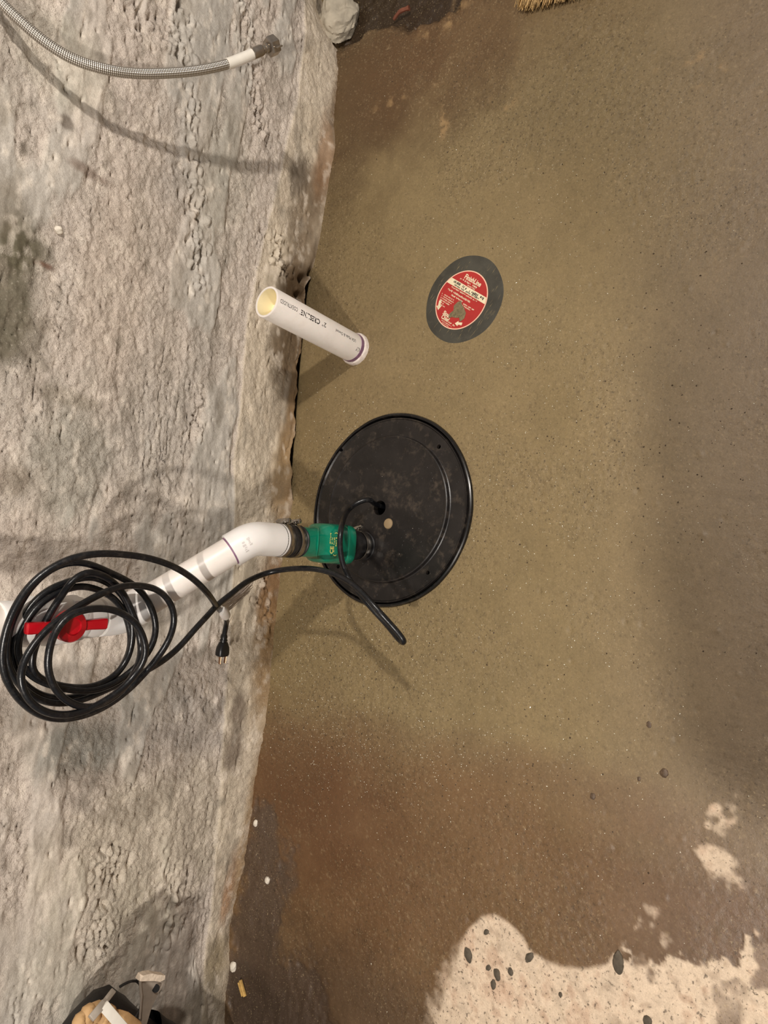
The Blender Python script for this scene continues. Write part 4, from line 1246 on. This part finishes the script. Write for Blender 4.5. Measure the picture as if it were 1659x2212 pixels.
v, f = tube([wl(303, 2120, -.143), wl(306, 2150, -.143), wl(304, 2175, -.143), wl(302, 2200, -.144)], .0018, 8)
build('tang', v, f, MT['galv'], tr)
v, f = tube([wl(308, 2225, -.143), wl(300, 2300, -.16)], .012, 14)
build('grip', v, f, MT['wood'], tr)
# white handled tool with a grey cross bar
sq = wl(235, 2180, -.20)
sq_t = thing('scraper', 'grey steel scraper head on a flat white painted handle', 'tool', (sq[0], sq[1], .33))
def bar(p, q, w_, th, name, m, parent):
    d = unit(q - p); up = unit(CAMC - (p + q) / 2); T_ = frame((p + q) / 2, d, np.cross(d, up))
    bv, bf = rbox(w_, th, np.linalg.norm(q - p), min(w_, th) * .2)
    return build(name, xf(T_, bv), bf, m, parent)
bar(wl(196, 2201, -.190), wl(226, 2165, -.185), .0115, .008, 'head', MT['galv'], sq_t)
bar(wl(222, 2170, -.185), wl(245, 2140, -.175), .0090, .007, 'head', MT['galv'], sq_t)
bar(wl(224, 2172, -.190), wl(300, 2260, -.200), .0150, .006, 'handle', MT['painted'], sq_t)
# leather glove lying on the bag
gq = wl(215, 2215, -.20)
gl = thing('work_glove', 'tan leather work glove slumped on top of the tool bag', 'glove', (gq[0], gq[1], .335))
secs = []
gp = [(wl(240, 2186, -.145), .012, .006), (wl(226, 2192, -.147), .026, .011), (wl(222, 2204, -.150), .040, .016), (wl(228, 2228, -.152), .052, .020), (wl(236, 2262, -.155), .056, .022), (wl(244, 2310, -.16), .050, .020)]
axis = unit(gp[-1][0] - gp[0][0]); gx_ = unit(np.cross(axis, CAMC - gp[2][0])); gy_ = np.cross(axis, gx_)
for c, a, b in gp:
    secs.append([c + a * math.cos(t) * gx_ + b * math.sin(t) * gy_ for t in np.linspace(0, 2 * math.pi, 28, endpoint=False)])
v, f = loft(secs)
v = v + .0035 * np.c_[fbm(v[:, 0] / .012, v[:, 2] / .02, 7, 2), fbm(v[:, 1] / .012, v[:, 2] / .02, 8, 2), fbm(v[:, 2] / .012, v[:, 0] / .02, 9, 2)]
build('palm', v, f, MT['leather'], gl, sharp=1.0)
for p in ([(190, 2200), (186, 2182), (194, 2172), (206, 2174)], [(205, 2192), (203, 2174), (212, 2166), (224, 2170)], [(222, 2196), (226, 2180), (236, 2174), (244, 2180)], [(176, 2230), (170, 2206), (174, 2190), (182, 2186)], [(246, 2215), (256, 2200), (266, 2200), (270, 2212)]):
    P = catmull([wl(q[0], q[1] + 10, -.166) for q in p], .006)
    rad = np.interp(np.linspace(0, 1, len(P)), [0, .5, .85, 1], [.0095, .0105, .0090, .0040])
    v, f = tube(P, rad, 14)
    build('finger', v, f, MT['leather'], gl, sharp=1.0)

# ================================================================ LOOSE BITS
def pebble(name, px, py, r, m, label, group, flat=.5, seed=1, zoff=0.0, el=1.3, rot=0.0):
    c = fl(px, py)
    c[2] = floor_z(c[0], c[1])
    v, f = blob(3, (r * el, r, r * flat), seed, .35, 1.7)
    cr, sr = math.cos(rot), math.sin(rot)
    v = np.c_[v[:, 0] * cr - v[:, 1] * sr, v[:, 0] * sr + v[:, 1] * cr, v[:, 2]]
    return tag(build(name, v + c + A([0, 0, r * flat * .35 + zoff]), f, m, None, c), label, 'stone', group)
PEB = {0: 'long dark pebble in the pale patch, nearest the soft fading edge', 3: 'dark pebble on the pale patch touching the curved slurry edge', 6: 'rounded dark pebble alone in the pale patch beyond the largest oval pebble',
       7: 'tiny dark pebble alone in the pale patch below the slurry bay', 8: 'tiny dark pebble near the tip of the pale tongue of concrete'}
for i, (px_, py_, r, el, rot) in enumerate(((1013, 2063, .0070, 1.5, .4), (1075, 2104, .0062, 1.5, .2), (1067, 2126, .0048, 1.6, .1), (1145, 2067, .0055, 1.6, -.5), (1104, 2098, .0045, 1.3, .3), (1056, 2090, .0040, 1.4, -.6), (1400, 2204, .0065, 1.2, .2), (1212, 2148, .0035, 1.2, .6), (1052, 2012, .0038, 1.5, -.8))):
    pebble('pebble', px_, py_, r, MT['pebble_dark'], PEB.get(i, 'small dark pebble in the loose cluster on the pale worn concrete'), 'dark pebbles in the pale patch', .45, i + 3, -.0004, el, rot)
pebble('pebble', 1337, 2078, .0085, MT['pebble_dark'], 'largest dark oval pebble, at the edge of the brown slurry', None, .4, 21, 0, 1.75, .05)
for i, (px_, py_, r, lb) in enumerate(((503, 2089, .0078, 'largest whitish stone chip, at the wall foot beside the tan wood scrap'), (552, 1778, .0055, 'small whitish stone chip touching the wall foot where the dark strip begins'),
                                     (575, 1902, .0058, 'small whitish stone chip in the middle of the dark floor strip'))):
    pebble('stone_chip', px_, py_, r, MT['pebble_white'], lb, 'white chips by the wall foot', .7, i + 31)
for i, (px_, py_, r) in enumerate(((1434, 1670, .0058), (1280, 1720, .0042), (1402, 1565, .0040), (1403, 1570, .0030), (1380, 1683, .0030))):
    if i == 3: continue
    pebble('grit_stone', px_, py_, r, MT['floor_stone'], 'largest round brown stone set in the bare brown floor' if i == 0 else 'small dark brown stone set in the bare brown floor', 'brown stones in the floor', .4, i + 41, -.0006, 1.2)
bp_ = wl(127, 497, -.006)
v, f = blob(3, (.0062, .0055, .0068), 3, .3, 1.7)
tag(build('wall_pebble', v + bp_, f, MT['pebble_white'], None, bp_), 'small white pebble stuck in the wall below the hose shadow', 'stone')
ca, cb = fl(513, 2120, .006), fl(523, 2156, .006)
butt = thing('wood_splinter', 'short tan split wood scrap on the dark floor by the wall', 'scrap', (ca[0], ca[1], floor_z(ca[0], ca[1])))
for s_, w_ in ((-.0028, .0052), (.0034, .0036)):
    d = unit(cb - ca); sd = unit(np.cross(d, (0, 0, 1)))
    T_ = frame((ca + cb) / 2 + sd * s_ + A([0, 0, floor_z(ca[0], ca[1])]), d, sd)
    bv, bf = rbox(w_, .006, np.linalg.norm(cb - ca) * (1 if s_ < 0 else .85), .001)
    build('splint', xf(T_, bv), bf, MT['straw'], butt)
# sand grains glinting on the wet cement
ov = A([(1, 0, 0), (0, 1, 0), (-1, 0, 0), (0, -1, 0), (0, 0, 1), (0, 0, -1)], float)
of = [(0, 1, 4), (1, 2, 4), (2, 3, 4), (3, 0, 4), (1, 0, 5), (2, 1, 5), (3, 2, 5), (0, 3, 5)]
def grains(name, n, m, label, smin, smax, fields):
    Vs, Fs = [], []
    c = 0
    for k in range(n):
        px_, py_, sx, sy = fields[k % len(fields)]
        q = fl(RNG.normal(px_, sx), RNG.normal(py_, sy))
        if q[1] > ybase(q[0]) - .008 or q[1] < -1.05 or abs(q[0]) > 1.3: continue
        if np.hypot(q[0] - LIDC[0], q[1] - LIDC[1]) < .198 or np.hypot(q[0] - DRC[0], q[1] - DRC[1]) < DRR + .006: continue
        if pale_at(q) : continue
        s = smin + (smax - smin) * RNG.random() ** 3
        R_ = np.linalg.qr(RNG.normal(size=(3, 3)))[0]
        v = (ov * RNG.uniform(.6, 1.2, 3)) @ R_ * s + A([q[0], q[1], floor_z(q[0], q[1]) + s * .35])
        Vs.append(v); Fs += [tuple(i + c for i in t) for t in of]; c += 6
    return tag(build(name, np.vstack(Vs), Fs, m, None, (0, 0, 0), smooth=False), label, 'sand', kind='stuff')
pp_ = A(pale_poly)
def pale_at(q):
    return polysdf(A([q[0]]), A([q[1]]), pale_poly)[0] < 0
FIELDS = [(720, 1000, 40, 110), (640, 1450, 50, 110), (720, 1600, 80, 70), (1050, 1000, 140, 250), (900, 1500, 150, 120), (1250, 900, 180, 300), (1000, 1650, 180, 70), (1150, 450, 200, 130), (1100, 1750, 260, 200), (1300, 1300, 200, 200), (750, 1350, 90, 60)]
grains('sand_grains', 6000, MT['sand'], 'pale quartz sand grains glinting on the wet floor', .0003, .0011, FIELDS)
grains('dark_grit', 2200, MT['grit'], 'dark grit scattered over the wet floor', .0005, .0017, FIELDS + [(1450, 800, 110, 230), (1400, 1000, 130, 150)])

# ================================================================ PHOTOGRAPHER (outside the frame; the shade on the near floor is theirs)
SHIRT = mat('dark_work_shirt', (52, 54, 62), 0.85, var=0.15, bump=0.2, bscale=300)
JEANS = mat('dark_jeans', (40, 44, 58), 0.85, var=0.2, bump=0.2, bscale=400)
SKIN = mat('skin', (196, 150, 124), 0.5, var=0.06, sss=0.1)
SHOE = mat('work_boots', (58, 44, 34), 0.6, var=0.2)
HAIR = mat('dark_hair', (40, 30, 24), 0.6, var=0.3, vscale=200)
PHN = mat('dark_phone', (28, 28, 32), 0.2, var=0.05)
pr = thing('person', 'person in dark work clothes leaning in to take the photo', 'person', (-.50, -1.62, 0.0))
J = {}
def jn(n, x, y, z_, r): J[n] = (len(J), (x, y, z_), r)
jn('pelvis', -.50, -1.63, .94, (.155, .115)); jn('waist', -.49, -1.56, 1.07, (.145, .105)); jn('chest', -.45, -1.42, 1.20, (.165, .115)); jn('collar', -.44, -1.38, 1.34, (.12, .085))
jn('neck', -.44, -1.375, 1.43, (.055, .055)); jn('jaw', -.44, -1.37, 1.50, (.070, .078)); jn('head', -.44, -1.38, 1.58, (.078, .096)); jn('crown', -.44, -1.40, 1.65, (.060, .075))
jn('sh_r', -.285, -1.39, 1.315, (.062, .062)); jn('el_r', -.345, -1.290, 1.110, (.046, .046)); jn('fo_r', -.25, -1.265, 1.130, (.042, .042)); jn('wr_r', -.165, -1.212, 1.112, (.029, .024)); jn('pa_r', -.118, -1.196, 1.108, (.040, .016))
jn('sh_l', -.600, -1.39, 1.315, (.062, .062)); jn('el_l', -.575, -1.285, 1.100, (.046, .046)); jn('fo_l', -.44, -1.255, 1.115, (.042, .042)); jn('wr_l', -.31, -1.222, 1.085, (.029, .024)); jn('pa_l', -.262, -1.212, 1.083, (.038, .017))
for sd, x in (('r', -.40), ('l', -.60)):
    jn('hip_' + sd, x, -1.63, .88, (.092, .092)); jn('knee_' + sd, x, -1.60, .49, (.062, .062)); jn('calf_' + sd, x, -1.625, .33, (.060, .060)); jn('ank_' + sd, x, -1.64, .085, (.042, .045)); jn('ball_' + sd, x, -1.53, .045, (.045, .040)); jn('toe_' + sd, x, -1.455, .036, (.038, .030))
E_ = [('pelvis', 'waist'), ('waist', 'chest'), ('chest', 'collar'), ('collar', 'neck'), ('neck', 'jaw'), ('jaw', 'head'), ('head', 'crown')]
for sd in 'rl':
    E_ += [('collar', 'sh_' + sd), ('sh_' + sd, 'el_' + sd), ('el_' + sd, 'fo_' + sd), ('fo_' + sd, 'wr_' + sd), ('wr_' + sd, 'pa_' + sd), ('pelvis', 'hip_' + sd), ('hip_' + sd, 'knee_' + sd), ('knee_' + sd, 'calf_' + sd), ('calf_' + sd, 'ank_' + sd), ('ank_' + sd, 'ball_' + sd), ('ball_' + sd, 'toe_' + sd)]
me = bpy.data.meshes.new('body')
me.from_pydata([A(J[n][1]) - BASE[pr] for n in J], [(J[a][0], J[b][0]) for a, b in E_], [])
bo = bpy.data.objects.new('body', me); COL.objects.link(bo)
bo.modifiers.new('skin', 'SKIN'); sbd = bo.modifiers.new('smooth', 'SUBSURF'); sbd.levels = 2; sbd.render_levels = 2
for n in J:
    d = me.skin_vertices[0].data[J[n][0]]; d.radius = J[n][2]; d.use_root = (n == 'pelvis')
dg = bpy.context.evaluated_depsgraph_get(); dg.update()
nm = bpy.data.meshes.new_from_object(bo.evaluated_get(dg)); nm.name = 'body'
bo.modifiers.clear(); bo.data = nm; bo.parent = pr; BASE[bo] = BASE[pr]
nm.materials.clear()
for m_ in (SHIRT, JEANS, SKIN, SHOE): nm.materials.append(m_)
for q in nm.polygons:
    c = A(q.center) + BASE[pr]
    q.material_index = 1 if c[2] < .97 else 0
    if c[2] < .10: q.material_index = 3
    if c[2] > 1.43: q.material_index = 2
    if c[1] > -1.26 and c[2] > 1.0 and (c[0] > -.20 or (-.335 < c[0] < -.20 and c[2] < 1.108)): q.material_index = 2
    q.use_smooth = True
v, f = blob(4, (.086, .100, .072), 3, .06, 2)
v = v[:, :] * A([1, 1, 1]); v[:, 2] = np.where(v[:, 2] < 0, v[:, 2] * .8, v[:, 2])
build('hair', v + A([-.44, -1.415, 1.640]), f, HAIR, bo)
# the phone, lying on its side, lens at the picture-taking point
fw, dn, rt = CAMR[:, 2], CAMR[:, 1], CAMR[:, 0]
pcn = CAMC - fw * .0075 + dn * .055 - rt * .018
Tph = np.eye(4); Tph[:3, 0] = rt; Tph[:3, 1] = dn; Tph[:3, 2] = fw; Tph[:3, 3] = pcn
bv, bf = rbox(.072, .148, .008, .003, 3)
fon = thing('phone', 'dark smartphone held sideways in both hands', 'phone', pcn)
build('case', xf(Tph, bv), bf, PHN, fon)
# fingers wrap the far end of the phone
for palm, dirs in (('pa_r', 1), ('pa_l', .8)):
    p0 = A(J[palm][1])
    for k in range(4):
        st_ = p0 + A([.010, 0, -.022 + .015 * k]); L = (.062, .072, .068, .054)[k]
        P = catmull([st_ - A([.02, 0, 0]), st_ + A([.4 * L, .012, .004]), st_ + A([.75 * L, .008, .012]), st_ + A([.9 * L, -.008, .016])], .01)
        v, f = tube(P, np.interp(np.linspace(0, 1, len(P)), [0, .8, 1], [.0095, .0080, .0045]), 10)
        build('finger', v, f, SKIN, bo)
    P = catmull([p0 + A([-.02, -.005, .015]), p0 + A([.010, -.020, .030]), p0 + A([.040, -.028, .036])], .01)
    v, f = tube(P, np.interp(np.linspace(0, 1, len(P)), [0, .8, 1], [.011, .0095, .005]), 10)
    build('thumb', v, f, SKIN, bo)
